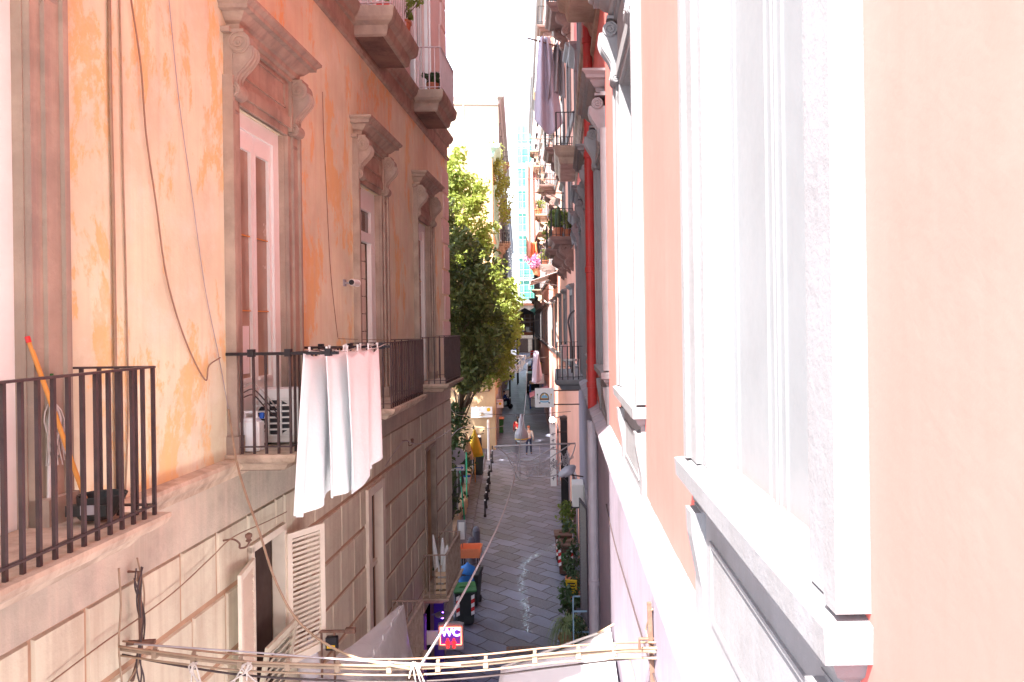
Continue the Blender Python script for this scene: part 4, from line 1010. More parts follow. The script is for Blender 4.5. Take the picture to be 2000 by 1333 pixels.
# lower left: iron rack, plastic sheeting, bag
root = thing('drying_rack', 'small rusty drying rack with hanging rods below the open shutters', 'drying rack', LWp(0, 9.02, -3.75), LR)
mb = MB(); mb.bar((0, 0, 0), (.68, 0, 0), .03); mb.box(.58, .7, -.03, .03, -.02, .04); mb.build('arm', M['rust'], root)
for x in (.12, .28, .44): mb = MB(); mb.bar((x, .0, -.01), (x, 0, -.95), .022); mb.build('rod', M['rust'], root)
root = thing('junction_box', 'small black box with yellow label on the rusty drying rack', 'box', LWp(.42, 9.0, -3.86), LR)
mb = MB(); mb.box(-.07, .07, -.05, .03, -.1, .06); mb.build('case', M['black'], root, bev=.006); mb = MB(); mb.box(-.05, .05, -.053, -.051, -.07, -.03); mb.build('sticker', M['yellow'], root)
def tent(u, v):
    s = -.9 + u * 3.25; w = math.sin(7 * u + 2 * v) * .03 + math.sin(17 * u - 9 * v) * .02 + math.sin(31 * u + 14 * v) * .008
    ridge = Vector((.66, s, -.06 * math.sin(PI * u)))
    if v < .5: t = 1 - v * 2; k = 1 - .93 * max(0, u - .2) / .8; return (.66 - .57 * t * k + w * t, s - .1 * t, ridge.z + .16 * t * k - .05 * math.sin(PI * t) + w * min(1, t * 3))
    t = v * 2 - 1; return (.66 + .10 * t + w * t * 1.5, s + .03 * t, ridge.z - .95 * t)
mb = MB(); mb.grid(tent, 46, 40); ob = mb.build('plastic_sheet', M['film'], loc=LWp(0, 9.25, -4.40), rot=(0, 0, LR), smooth=True); tag(ob, 'milky clear plastic sheeting draped like a tent over the lower balcony', 'plastic sheet')
for i in range(5):
    mb2 = MB(); mb2.box(-.008, .008, -.01, .01, -.05, .03); q = tag(mb2.build('clothes_peg', M['plasticw'], loc=LWp(.66, 9.5 + .45 * i, -4.41), rot=(0, 0, LR)), 'white clothes peg holding the plastic sheeting on its line', 'clothes peg', 'clothes pegs on the plastic sheeting')
root = thing('plastic_bag', 'pale translucent plastic bag hanging under the shutters', 'bag', LWp(.14, 9.0, -3.78), LR)
mb = MB(); mb.lathe([(.012, 0), (.02, -.06), (.07, -.13), (.12, -.28), (.13, -.42), (.11, -.5), (.03, -.53)], n=14); mb.v = [(x * (1 + .12 * math.sin(9 * z + 3 * y * 9)), y * (1 + .15 * math.sin(11 * z + x * 20)), z) for x, y, z in mb.v]; mb.build('bag_body', M['film'], root, smooth=True)
# folded parasol and crates on the farther lower balcony
root = thing('folded_parasol', 'folded white parasol leaning in the far lower balcony', 'parasol', LWp(.30, 16.35, -5.95), LR)
for k, (x, y, zt) in enumerate(((-.1, .05, 1.25), (.06, .12, 1.02), (-.02, .3, 1.15))):
    mb = MB(); mb.lathe([(.015, 0), (.02, .1), (.07, .2), (.065, .5), (.05, .9), (.015, zt)], n=10); ob = mb.build('canopy' if k == 0 else 'pole', M['linen'], root, loc=(x * .2, y, 0), rot=(R_(-4 + 5 * k), R_((-7, 8, 2)[k]), 0), smooth=True)
root = thing('crate', 'slatted wooden crate at the railing of the far lower balcony', 'crate', LWp(.36, 16.1, -5.95), LR)
mb = MB()
for z in (.02, .16, .30, .44):
    for x in (-.12, .12): mb.box(x - .01, x + .01, -.02, .42, z, z + .09)
    for y in (-.02, .42): mb.box(-.12, .12, y - .01, y + .01, z, z + .09)
mb.build('slats', M['sand'], root)
pot_plant('terracotta pot plant under the wooden crate in the far lower balcony', LWp(.18, 17.0, -5.95), .13, .22, 'bush', .25, .15, 77, 'leafdark')

# ------------------------------------------------------------------ signs and things along the left of the street
def text_mesh(txt, size, depth=.004, outline=0):
    cu = bpy.data.curves.new('t', 'FONT'); cu.body = txt; cu.size = size; cu.align_x = 'CENTER'; cu.align_y = 'CENTER'
    if outline: cu.fill_mode = 'NONE'; cu.bevel_depth = outline; cu.bevel_resolution = 1
    else: cu.extrude = depth
    o = bpy.data.objects.new('t', cu); C.objects.link(o); dg = bpy.context.evaluated_depsgraph_get(); dg.update()
    me = bpy.data.meshes.new_from_object(o.evaluated_get(dg)); bpy.data.objects.remove(o); return me
def text_obj(name, txt, size, m, parent, loc, rot, **k):
    me = text_mesh(txt, size, **k); me.materials.clear(); me.materials.append(m); o = bpy.data.objects.new(name, me); C.objects.link(o); o.parent = parent; o.location = loc; o.rotation_euler = rot; return o
def disc(mb, c, r, n=20, t=.01):   # disc facing -y
    mb.lathe([(r, 0), (r, -t)], c, n, 'y')
FACE = (R_(90), 0, 0)              # text standing up, read from -y

# illuminated WC sign
p = LWp(.28, 16.15, -7.16); root = thing('wc_sign', 'lit WC sign with blue neon letters and red figures on the left wall', 'sign', p, LR)
mb = MB(); mb.box(0, .56, 0, .11, 0, .56); mb.prism([(0, .56), (.56, .56), (.45, .585), (.28, .595), (.11, .585)], 'y', 0, .11); mb.build('panel', M['plasticg'], root, bev=.006)
mb = MB(); mb.box(-.3, 0, .03, .08, .1, .4); mb.build('arm', M['plasticw'], root)
mb = MB(); mb.box(.045, .515, -.004, -.001, .11, .50); mb.build('backing', glow('wc_backing', (.10, .02, .16), .25), root)
M['neonred'] = glow('red_neon', (1.0, .10, .05), 3.2); M['neonblue'] = glow('blue_neon', (.22, .16, 1.0), 3.6); M['neonfig'] = glow('red_figures', (.9, .01, .01), 1.1)
mb = MB(); mb.tube([(.16, -.012, .12), (.05, -.012, .12), (.05, -.012, .50), (.51, -.012, .50), (.51, -.012, .12), (.40, -.012, .12)], .008, 6); mb.build('neon_border', M['neonred'], root)
text_obj('neon_letters', 'WC', .235, M['neonblue'], root, (.28, -.014, .385), FACE, outline=.0075)
mb = MB()
for x, w in ((.215, 1), (.35, 0)):
    disc(mb, (x, -.004, .235), .022, 12, .012)
    mb.prism([(x - .03, .205), (x + .03, .205), (x + (.05 if w else .03), .12), (x - (.05 if w else .03), .12)], 'y', -.016, -.004)
    for e in (-1, 1): mb.box(x + e * .016 - .010, x + e * .016 + .010, -.016, -.004, .045, .12); mb.bar((x + e * .03, -.01, .20), (x + e * .052, -.01, .125), .014)
mb.build('figures', M['neonfig'], root)
root = thing('purple_light', 'violet lit doorway lamp glowing behind the WC sign', 'lamp', LWp(.02, 16.75, -6.62), LR)
mb = MB(); mb.tube([(0, 0, 0), (.25, 0, .04)], .02, 8); mb.build('arm', M['greypipe'], root); mb = MB(); mb.lathe([(.02, .05), (.17, .02), (.18, -.01)], (.25, 0, 0), 16); mb.build('shade', M['greypipe'], root); mb = MB(); mb.ball((.25, 0, -.015), .07, n=10); mb.build('bulb', glow('violet_bulb', (.25, .05, 1), 16), root)

def wheelie_bin(label, loc, rz, body, lid, h=1.06, w=.56, d=.62, stripes=False, mark=False, group=None):
    root = thing('wheelie_bin', label, 'bin', loc, rz, group)
    mb = MB(); b = .78
    mb.add([(-w / 2 * b, -d / 2 * b, .04), (w / 2 * b, -d / 2 * b, .04), (w / 2 * b, d / 2 * b, .04), (-w / 2 * b, d / 2 * b, .04), (-w / 2, -d / 2, h * .9), (w / 2, -d / 2, h * .9), (w / 2, d / 2, h * .9), (-w / 2, d / 2, h * .9)], [(0, 3, 2, 1), (4, 5, 6, 7), (0, 1, 5, 4), (1, 2, 6, 5), (2, 3, 7, 6), (3, 0, 4, 7)])
    mb.box(-w / 2 - .02, w / 2 + .02, -d / 2 - .02, d / 2 + .01, h * .86, h * .905); mb.build('body', M[body], root, bev=.018)
    mb = MB(); mb.prism([(-d / 2 - .045, h * .905), (d / 2, h * .91), (d / 2 + .02, h * .97), (d / 4, h), (-d / 4, h * .985), (-d / 2 - .04, h * .94)], 'x', -w / 2 - .03, w / 2 + .03); mb.box(-w * .28, w * .28, -d * .25, d * .2, h * .985, h * 1.015); mb.build('lid', M[lid], root, bev=.012)
    for e in (-1, 1):
        mb = MB(); mb.lathe([(.06, 0), (.1, .005), (.1, .05), (.06, .055)], (e * w * .40 - .027, d * .40, .1), 14, 'x'); mb.build('wheel', M['black'], root)
    mb = MB(); mb.tube([(-w * .38, d / 2 - .02, h * .9), (-w * .38, d / 2 + .07, h * .93), (w * .38, d / 2 + .07, h * .93), (w * .38, d / 2 - .02, h * .9)], .016, 6); mb.build('handle', M[body], root)
    if stripes:
        for e in (-1, 1):
            for k in range(5):
                mb = MB(); z = .30 + k * .11; y = -d / 2 * (b + (1 - b) * (z + .05) / (h * .9)) - .008
                x = e * w * .36; mb.prism([(x - .045, z), (x + .045, z + .04), (x + .045, z + .15), (x - .045, z + .11)], 'y', y - .002, y + .02); mb.build('reflective_stripe', M['signred' if k % 2 else 'signwhite'], root)
    if mark:
        mb = MB(); mb.box(-.16, .16, -d / 2 * .93 - .012, -d / 2 * .93 + .03, .48, .74); mb.build('label_plate', M['bin_green'], root)
        mb = MB()
        for x, z, a in ((-.05, .6, .05), (.05, .63, .04), (0, .55, .035)): disc(mb, (x, -d / 2 * .93 - .013, z), a, 12, .004)
        mb.build('emblem', M['signwhite'], root)
    return root
def G(px, py, dz=0): return gr(px, py) + Vector((0, 0, dz))
wheelie_bin('dark bin with red and white stripes at the corner of the ochre palazzo', Vector((-2.98, 20.3, zs(20.3))), R_(12), 'bin_dark', 'bin_green', stripes=True)
wheelie_bin('dark bin under the blue bag beside the striped one', Vector((-2.98, 21.6, zs(21.6))), R_(-6), 'bin_dark', 'bin_dark')
root = thing('bin_bag', 'blue bag stuffed over the lid of the dark bin', 'bag', Vector((-3.05, 21.45, zs(21.6) + 1.02)))
mb = MB(); mb.lathe([(.02, .28), (.06, .22), (.20, .14), (.25, .0), (.27, -.2), (.24, -.42), (.1, -.46)], n=16); mb.v = [(x * (1 + .12 * math.sin(7 * z + 4 * y * 5)), y * (.8 + .13 * math.sin(9 * z + x * 14)), z) for x, y, z in mb.v]; mb.build('bag_body', M['bluebag'], root, smooth=True)
root = thing('orange_crate', 'open orange crate on legs beside the grey bollards', 'crate', Vector((-3.2, 23.3, zs(23.3))))
mb = MB(); mb.box(-.3, .3, -.28, .28, .86, .9)
for x in (-.3, .3): mb.prism([(x - .012, .9), (x + .012, .9), (x * 1.12 + .012, 1.16), (x * 1.12 - .012, 1.16)], 'y', -.28, .28)
for y in (-.28, .28): mb.prism([(y - .012, .9), (y + .012, .9), (y * 1.12 + .012, 1.16), (y * 1.12 - .012, 1.16)], 'x', -.3, .3)
mb.build('tray', M['orange'], root)
for x in (-.24, .24):
    for y in (-.22, .22): mb = MB(); mb.bar((x, y, 0), (x, y, .87), .035); mb.build('leg', M['black'], root)
# bollards
for i, (px, py, lab) in enumerate(((922, 1101, 'thick grey bollard with rounded top nearest the orange crate'), (931, 1078, 'thick grey bollard with rounded top, the farther of the pair'))):
    p = gr(px, py); mb = MB(); mb.lathe([(.15, 0), (.15, .05), (.125, .06), (.125, .72), (.135, .73), (.135, .77), (.12, .79), (.10, .86), (.06, .91), (.01, .925)], n=20); tag(mb.build('bollard', M['bollard'], loc=p, smooth=False), lab, 'bollard', 'grey bollards')
first = None
for i, (px, py) in enumerate(((947.4, 1010), (949.8, 993), (952.2, 976), (954.4, 961), (956.2, 946), (959.4, 922), (962, 905))):
    p = gr(px, py) + Vector((0, 0, .05))
    lab = ['nearest of the thin black kerb posts', 'second thin black kerb post', 'third thin black kerb post', 'fourth thin black kerb post from the near end', 'fifth thin black kerb post beside the striped bin', 'sixth thin black kerb post, near the white sign pole', 'farthest thin black kerb post'][i]
    if first is None:
        first = thing('kerb_post', lab, 'bollard', p, group='black posts along the kerb'); mb = MB(); mb.lathe([(.06, -.1), (.06, .04), (.032, .06), (.03, .78), (.042, .79), (.042, .82), (.02, .88), (.005, .9)], n=12); mb.build('post', M['black'], first); mb = MB(); mb.lathe([(.034, .62), (.034, .68)], n=12); mb.build('reflective_band', M['signwhite'], first)
    else: dup(first, loc=p, label=lab)
# one way sign with round mirror
p = Vector((-4.42, 28.6, zs(28.6) + .05)); root = thing('street_sign', 'pale one way plate with a blue arrow under a round dark disc on a pole', 'sign', p)
mb = MB(); mb.tube([(0, 0, 0), (0, 0, 3.1)], .03, 10); mb.build('pole', M['plasticg'], root)
mb = MB(); mb.box(-.25, .29, -.05, -.035, 2.28, 2.52); mb.build('plate', M['signwhite'], root)
mb = MB(); mb.box(-.2, .18, -.056, -.051, 2.385, 2.415); mb.prism([(.16, 2.32), (.26, 2.4), (.16, 2.48), (.18, 2.4)], 'y', -.056, -.051); mb.bar((-.23, -.053, 2.5), (.27, -.053, 2.5), .012, .006); mb.bar((-.23, -.053, 2.3), (.27, -.053, 2.3), .012, .006); mb.build('arrow', M['signblue'], root)
mb = MB(); mb.lathe([(.28, -.02), (.3, -.03), (.3, -.06), (.27, -.06)], (0, 0, 2.86), 24, 'y'); mb.build('disc', M['navycloth'], root)
mb = MB(); mb.lathe([(.30, -.055), (.325, -.055), (.325, -.075), (.30, -.075)], (0, 0, 2.86), 24, 'y'); mb.build('disc_rim', M['greypipe'], root)
p = Vector((-3.98, 26.6, zs(26.6) + .05)); root = thing('info_panel', 'narrow grey information panel standing at the end of the low wall', 'sign', p)
mb = MB(); mb.box(-.16, .16, -.03, .03, .1, .95); mb.build('panel', M['plasticg'], root, bev=.008); mb = MB(); mb.box(-.11, .11, -.034, -.031, .25, .88); mb.build('panel_face', M['signwhite'], root); mb = MB(); mb.box(-.13, -.09, -.03, .03, 0, .1); mb.box(.09, .13, -.03, .03, 0, .1); mb.build('feet', M['black'], root)
# low stone wall of the garden with dark fence
def fence_run(pts, label):
    root = thing('garden_wall', label, 'wall', pts[0]); o = pts[0]; mb = MB(); mf = MB()
    for a, b in zip(pts, pts[1:]):
        a, b = a - o, b - o; d = (b - a).normalized(); n = Vector((-d.y, d.x, 0)) * .18
        vs = [tuple(a - n), tuple(b - n), tuple(b + n), tuple(a + n)]; h = Vector((0, 0, .55)); mb.add(vs + [tuple(Vector(v) + h) for v in vs], [(0, 3, 2, 1), (4, 5, 6, 7), (0, 1, 5, 4), (1, 2, 6, 5), (2, 3, 7, 6), (3, 0, 4, 7)])
        k = int((b - a).length / .14)
        for i in range(k): p = a.lerp(b, i / k); mf.bar(p + h, p + Vector((0, 0, 1.75)), .02)
        for z in (.7, 1.7): mf.bar(a + Vector((0, 0, z)), b + Vector((0, 0, z)), .035)
    mb.build('coping_wall', M['garden'], root); mf.build('railing', M['black'], root)
    return root
fence_run([Vector((-4.45 - .07 * (y - 27), y, zs(y) + .02)) for y in (25.5, 28, 30.5, 33, 35, 37)], 'low yellowish stone garden wall topped by a dark iron fence')
for i, (y, lab) in enumerate(((30.6, 'pale stone block at the bend of the low garden wall'), (31.6, 'smaller pale stone block against the garden wall'))):
    mb = MB(); mb.box(-.2, .2, -.3, .3, 0, .62 - .2 * i); tag(mb.build('stone_block', M['sand'], loc=(-4.32 - .07 * (y - 27), y, zs(y) + .05), rot=(0, 0, .1), bev=.04), lab, 'stone')
for i, (px, y, top, lab) in enumerate(((911, 31.5, 884, 'bright green upright pole of the garden gate'), (903, 29.5, 912, 'slanting green pole leaning at the garden fence'))):
    b = Vector(((px + (0 if i == 0 else 3) - 1114) * y / 1430, y, zs(y) + .06)); t_ = at(px - (0 if i == 0 else 5), top, y); mb = MB(); mb.tube([(0, 0, 0), t_ - b], .032, 8); tag(mb.build('green_pole', mat('green_pole_paint%d' % i, (.04, .42, .22), .4), loc=b), lab, 'pole')
def closed_parasol(label, loc, m, h, r):
    root = thing('closed_parasol', label, 'parasol', loc); mb = MB(); mb.tube([(0, 0, 0), (0, 0, h)], .025, 8); mb.build('pole', M['wood'], root); mb = MB(); mb.lathe([(.02, h + .05), (.05, h - .02), (r * .6, h - .5), (r, h - 1.0), (r * 1.1, h - 1.25), (r * .5, h - 1.27)], n=20)
    mb.v = [(x * (1 + .12 * math.cos(8 * math.atan2(y, x))), y * (1 + .12 * math.cos(8 * math.atan2(y, x))), z) for x, y, z in mb.v]; mb.build('canopy', M[m], root, smooth=True)
closed_parasol('closed mustard yellow parasol above the bins on the left', Vector((-4.62, 35.5, zs(35.5) + .05)), 'yellow', 2.55, .33)
closed_parasol('closed sand coloured parasol beside the mustard one', Vector((-4.98, 35.0, zs(35) + .05)), 'sand', 2.5, .30)
wheelie_bin('black bin with a bright green lid by the kerb posts', G(934, 930, .05), R_(8), 'bin_dark', 'bin_green', stripes=False)
wheelie_bin('dark bin with a red and white stripe touching the green lidded bin', G(928, 925, .05) + Vector((-.35, -.5, 0)), R_(5), 'bin_dark', 'bin_brown')
wheelie_bin('plain green bin under the menu board at the corner of the low house', G(976, 846), R_(4), 'bin_green', 'orange')
root = thing('bucket', 'white bucket with blue lid on the garden wall', 'bucket', Vector((-4.72, 33.4, zs(33.4) + .6))); mb = MB(); mb.lathe([(.12, 0), (.16, .3), (.165, .3)], n=16); mb.build('tub', M['plasticw'], root); mb = MB(); mb.lathe([(.175, .3), (.175, .36), (.1, .38)], n=16); mb.build('lid', M['signblue'], root)
# shop boards in front of the low house
p = at(941, 816, 42.6); root = thing('shop_board', 'wide white shop board with small yellow emblem on the low house', 'sign', p)
mb = MB(); mb.box(-.62, .62, 0, .09, 0, .62); mb.build('panel', M['signwhite'], root, bev=.01)
mb = MB(); disc(mb, (.40, -.001, .46), .11, 16, .008); mb.build('emblem', M['yellow'], root); mb = MB(); mb.box(-.55, .2, -.006, -.001, .12, .18); mb.box(-.5, .1, -.006, -.001, .26, .30); mb.prism([(-.05, .08), (.1, .08), (.12, .22), (.02, .3), (-.04, .2)], 'y', -.012, -.006); mb.build('stripe', M['sand'], root)
p = at(973, 797, 44.5); root = thing('menu_board', 'white board with green and yellow emblems beyond the corner of the low house', 'sign', p)
mb = MB(); mb.box(-.31, .31, 0, .08, 0, .5); mb.build('panel', M['signwhite'], root, bev=.01)
mb = MB(); disc(mb, (-.12, -.001, .26), .085, 14, .008); mb.build('green_emblem', M['bin_green'], root); mb = MB(); disc(mb, (.12, -.001, .25), .085, 14, .008); mb.build('yellow_emblem', M['yellow'], root); mb = MB(); mb.box(-.22, .26, -.006, -.001, .40, .44); mb.build('heading', M['signred'], root)
root = thing('white_post', 'white drain post standing below the wide shop board', 'post', Vector(((955 - 1114) * 40 / 1430, 40, zs(40) + .05))); mb = MB(); mb.tube([(0, 0, 0), (0, 0, 1.75), (-.02, .1, 1.95), (-.06, .5, 2.1)], .07, 10); mb.build('pipe', M['plasticw'], root)

# ------------------------------------------------------------------ people
def person(label, loc, rz, h, top, bottom, hair='hairdark', sit=False, arms='down', longhair=False, step=.16):
    root = thing('person', label, 'person', loc, rz); k = h / 1.72
    def skin_obj(name, verts, edges, rad, m, rooti=0):
        me = bpy.data.meshes.new(name); me.from_pydata([Vector(v) * k for v in verts], edges, []); o = bpy.data.objects.new(name, me); C.objects.link(o); o.parent = root
        sk = o.modifiers.new('skin', 'SKIN'); sk.use_smooth_shade = True
        for i, r in enumerate(rad): d = me.skin_vertices[0].data[i]; d.radius = (r[0] * k, r[1] * k) if isinstance(r, tuple) else (r * k, r * k); d.use_root = (i == rooti)
        o.modifiers.new('sub', 'SUBSURF').render_levels = 2; me.materials.append(M[m]); return o
    if sit:
        hip = (0, 0, .52); L = [(-.11, 0, .5), (-.17, -.4, .52), (-.17, -.42, .07), (-.17, -.56, .03)]; Rr = [(.11, 0, .5), (.17, -.4, .52), (.17, -.42, .07), (.17, -.56, .03)]; dz = -.43
    else:
        hip = (0, 0, .95); L = [(-.1, 0, .9), (-.11, -step * .5, .5), (-.11, -step, .09), (-.115, -step - .15, .04)]; Rr = [(.1, 0, .9), (.11, .02, .5), (.11, step, .1), (.115, step - .14, .04)]; dz = 0
    def t(x, y, z): return (x, y, z + dz)
    AL = [t(-.2, 0, 1.38), t(-.26, .02 if not sit else -.1, 1.1), t(-.25, -.12 if not sit else -.4, .88 if not sit else 1.0)]; AR = [t(.2, 0, 1.38), t(.26, .04 if not sit else -.1, 1.1), t(.25, -.04 if not sit else -.4, .86 if not sit else 1.0)]
    V = [hip, t(0, .0, 1.15), t(0, 0, 1.36), t(0, -.01, 1.47), t(0, -.02, 1.56), t(0, -.02, 1.64), t(0, -.01, 1.70)] + L + Rr + AL + [t(-.245, AL[2][1] - .05, AL[2][2] - dz - .08)] + AR + [t(.245, AR[2][1] - .05, AR[2][2] - dz - .08)]
    E = [(0, 1), (1, 2), (2, 3), (3, 4), (4, 5), (5, 6), (0, 7), (7, 8), (8, 9), (9, 10), (0, 11), (11, 12), (12, 13), (13, 14), (2, 15), (15, 16), (16, 17), (17, 18), (2, 19), (19, 20), (20, 21), (21, 22)]
    rad = [(.13, .1), (.12, .095), (.14, .09), .05, (.07, .085), (.08, .095), (.05, .06)] + [.075, .052, .035, .03] * 2 + [.052, .038, .028, .025] * 2
    skin_obj('body', V, E, rad, 'skin')
    skin_obj('jacket', [V[0], V[1], V[2], t(0, 0, 1.43)] + AL + AR, [(0, 1), (1, 2), (2, 3), (2, 4), (4, 5), (5, 6), (2, 7), (7, 8), (8, 9)], [(.15, .12), (.145, .115), (.16, .11), .07, .068, .055, .042, .068, .055, .042], top)
    skin_obj('trousers', [(hip[0], hip[1], hip[2] + .03)] + L[:3] + Rr[:3], [(0, 1), (1, 2), (2, 3), (0, 4), (4, 5), (5, 6)], [(.145, .115), .092, .068, .052, .092, .068, .052], bottom)
    for s in (L, Rr):
        mb = MB(); a = Vector(s[3]) * k; mb.ball((a.x, a.y + .06 * k, a.z + .005), .045 * k, .13 * k, .04 * k, 10); mb.build('shoe', M['black'], root, smooth=True)
    mb = MB(); c = Vector(t(0, .005, 1.655)) * k; mb.ball(tuple(c), .092 * k, .108 * k, .088 * k, 14)
    if longhair: mb.ball((c.x, c.y + .06 * k, c.z - .14 * k), .085 * k, .05 * k, .17 * k, 12)
    mb.build('hair', M[hair], root, smooth=True)
    f = Vector(t(0, -.115, 1.59)) * k; mb = MB(); mb.prism([(f.y, f.z + .03 * k), (f.y - .022 * k, f.z - .012 * k), (f.y, f.z - .02 * k)], 'x', -.013 * k, .013 * k); mb.build('nose', M['skin'], root)
    mb = MB()
    for e in (-1, 1): mb.ball((e * .032 * k, f.y + .012 * k, f.z + .028 * k), .011 * k, n=8)
    mb.build('eyes', M['hairdark'], root)
    mb = MB(); mb.box(-.024 * k, .024 * k, f.y + .002 * k, f.y + .02 * k, f.z - .055 * k, f.z - .045 * k); mb.build('mouth', M['signred'], root)
    return root
person('person in a red jacket and dark trousers walking away up the street', gr(1012, 868), PI + .15, 1.68, 'redcloth', 'navycloth', longhair=True)
person('person in a pale top and dark trousers walking beside the red jacket', gr(1033, 888), PI - .1, 1.62, 'paleclo', 'navycloth', hair='terracotta')
person('person in a blue jacket seated on a scooter at the left kerb', G(985, 800) + Vector((0, 0, .28)), 2.2, 1.7, 'bluecloth', 'navycloth', sit=True)
person('small dark dressed person at the far end of the street', gr(1001, 678), PI, 1.7, 'navycloth', 'navycloth')
person('person in pale clothes far up the street, left of the glass booth', gr(1006, 690), .3, 1.7, 'paleclo', 'bluecloth')

def scooter(label, loc, rz, m):
    root = thing('scooter', label, 'scooter', loc, rz)
    for y in (-.62, .6):
        w = MB(); w.lathe([(.12, -.05), (.2, -.055), (.225, -.03), (.225, .03), (.2, .055), (.12, .05)], (0, y, .225), 18, 'x'); w = w.build('wheel', M['black'], root)
        q = MB(); q.lathe([(.03, -.045), (.115, -.04), (.115, .04), (.03, .045)], (0, y, .225), 14, 'x'); q.build('rim', M['zinc'], w)
    mb = MB(); mb.prism([(-.56, .36), (-.50, .86), (-.42, .92), (-.40, .5), (-.2, .32), (.12, .32), (.2, .55), (.72, .72), (.86, .62), (.66, .42), (.3, .24), (-.3, .22)], 'x', -.15, .15); mb.build('body', M[m], root, bev=.03)
    mb = MB(); mb.prism([(.12, .62), (.2, .76), (.6, .82), (.78, .78), (.72, .7)], 'x', -.13, .13); mb.build('seat', M['black'], root, bev=.03)
    mb = MB(); mb.tube([(0, -.6, .28), (0, -.47, .92), (0, -.42, 1.02)], .03, 8); mb.tube([(-.33, -.36, 1.04), (0, -.44, 1.02), (.33, -.36, 1.04)], .02, 8); mb.build('handlebar', M['black'], root)
    mb = MB(); mb.lathe([(.075, -.07), (.08, .02), (.05, .05)], (0, -.52, .95), 14, 'y'); mb.build('headlight', M['signwhite'], root)
    for e in (-1, 1): mb = MB(); mb.tube([(e * .25, -.38, 1.04), (e * .3, -.42, 1.18)], .008, 5); mb.lathe([(.045, 0), (.05, .01), (.045, .02)], (e * .31, -.43, 1.21), 12, 'y'); mb.build('mirror', M['black'], root)
    return root
for i, (px, py, rz, m, lab) in enumerate(((985, 800, 2.2, 'black', 'black scooter under the person in the blue jacket'), (992, 742, .9, 'navycloth', 'dark scooter parked under the tree, nearest of the left row'), (998, 722, .8, 'bin_dark', 'dark scooter parked far up on the left'), (1046, 722, -.6, 'navycloth', 'dark scooter parked against the right houses'), (930, 884, .5, 'black', 'black moped between the parasols and the white post'))):
    scooter(lab, G(px, py, .0 if i != 4 else .06), rz, m)

# ------------------------------------------------------------------ things on the right
def emblem_sign():
    p = at(1063.5, 796, 17.8); root = thing('shop_sign', 'square white shop sign with arched crest, fork, spoon and ribbon', 'sign', p)
    mb = MB(); mb.box(-.23, .23, 0, .09, 0, .46); mb.build('panel', M['signwhite'], root, bev=.006)
    mb = MB(); mb.tube([(.23, .045, .40), (.85, .045, .40)], .015, 8); mb.build('arm', M['iron'], root); mb = MB(); mb.tube([(.23, .045, .06), (.85, .045, .06)], .015, 8); mb.build('arm', M['iron'], root)
    cz = .235; A = [(.115 * math.cos(t), cz - .01 + .135 * math.sin(t)) for t in [PI * i / 16 for i in range(17)]]
    def flat(poly, m, n, y): q = MB(); q.prism(poly, 'y', -y, -y + .0015); q.build(n, m, root)
    NV = mat('crest_navy', (.03, .06, .13), .5); GO = mat('crest_gold', (.65, .38, .05), .5); SK = mat('crest_sky', (.20, .48, .70), .5); BR = mat('crest_brown', (.22, .09, .03), .5)
    flat([(-.115, cz - .06)] + A[::-1] + [(.115, cz - .06)], NV, 'crest_arch', .002)
    flat([(-.095, cz - .05)] + [(x * .83, cz - .01 + (z - cz + .01) * .83) for x, z in A[::-1]] + [(.095, cz - .05)], GO, 'crest_field', .0035)
    flat([(-.08, cz - .01), (-.06, cz + .05), (-.02, cz + .07), (.01, cz + .105), (.035, cz + .06), (.07, cz + .04), (.085, cz - .01)], SK, 'crest_mountain', .005)
    flat([(-.02, cz + .062), (.01, cz + .105), (.028, cz + .07), (.012, cz + .055)], M['signwhite'], 'crest_peak', .0065)
    flat([(-.1, cz - .055), (-.1, cz - .02), (.1, cz - .02), (.1, cz - .055)], BR, 'crest_band', .0065)
    flat([(-.10, cz - .105), (-.11, cz - .07), (-.04, cz - .085), (.04, cz - .085), (.11, cz - .07), (.10, cz - .105), (.04, cz - .12), (-.04, cz - .12)], SK, 'ribbon', .005)
    for e in (-1, 1):
        flat([(e * .10, cz - .10), (e * .145, cz - .125), (e * .12, cz - .135), (e * .14, cz - .15), (e * .095, cz - .135)], NV, 'ribbon_end', .004)
        q = MB(); q.bar((e * .155, -.004, cz - .04), (e * .165, -.004, cz + .06), .008, .004); q.ball((e * .167, -.004, cz + .075), .013, .003, .024, 10); q.build('cutlery', GO if e > 0 else M['bin_green'], root)
emblem_sign()
# tall lit shop banner with lamp, dark panel beside it
b = Vector(((1080 - 1113) * 30 / 1430, 30, zs(30))); root = thing('vertical_sign', 'tall white vertical shop sign with dark lettering marks', 'sign', b + Vector((0, 0, 1.3)))
mb = MB(); mb.box(-.12, .12, 0, .14, 0, 2.55); mb.build('panel', M['signwhite'], root, bev=.01)
mb = MB()
for z, w in ((2.1, .10), (1.85, .06), (1.55, .1), (1.05, .05), (.8, .09), (.3, .07)): mb.prism([(-w, z), (w, z + .05), (w, z + .075), (-w, z + .025)], 'y', -.006, -.001); mb.box(-.012, .012, -.0055, -.001, z - .05, z + .1)
mb.build('lettering', M['navycloth'], root)
mb = MB(); mb.box(.141, .15, .0, .14, .05, 2.5); mb.build('side_panel', M['signred'], root)
mb = MB(); mb.tube([(.14, .1, 2.2), (1.0, .3, 2.2)], .025, 8); mb.build('arm', M['iron'], root); mb = MB(); mb.tube([(.14, .1, .4), (1.0, .3, .4)], .025, 8); mb.build('arm', M['iron'], root)
root = thing('spot_lamp', 'bright white spot lamp shining above the tall white sign', 'lamp', b + Vector((-.02, -.15, 4.05)))
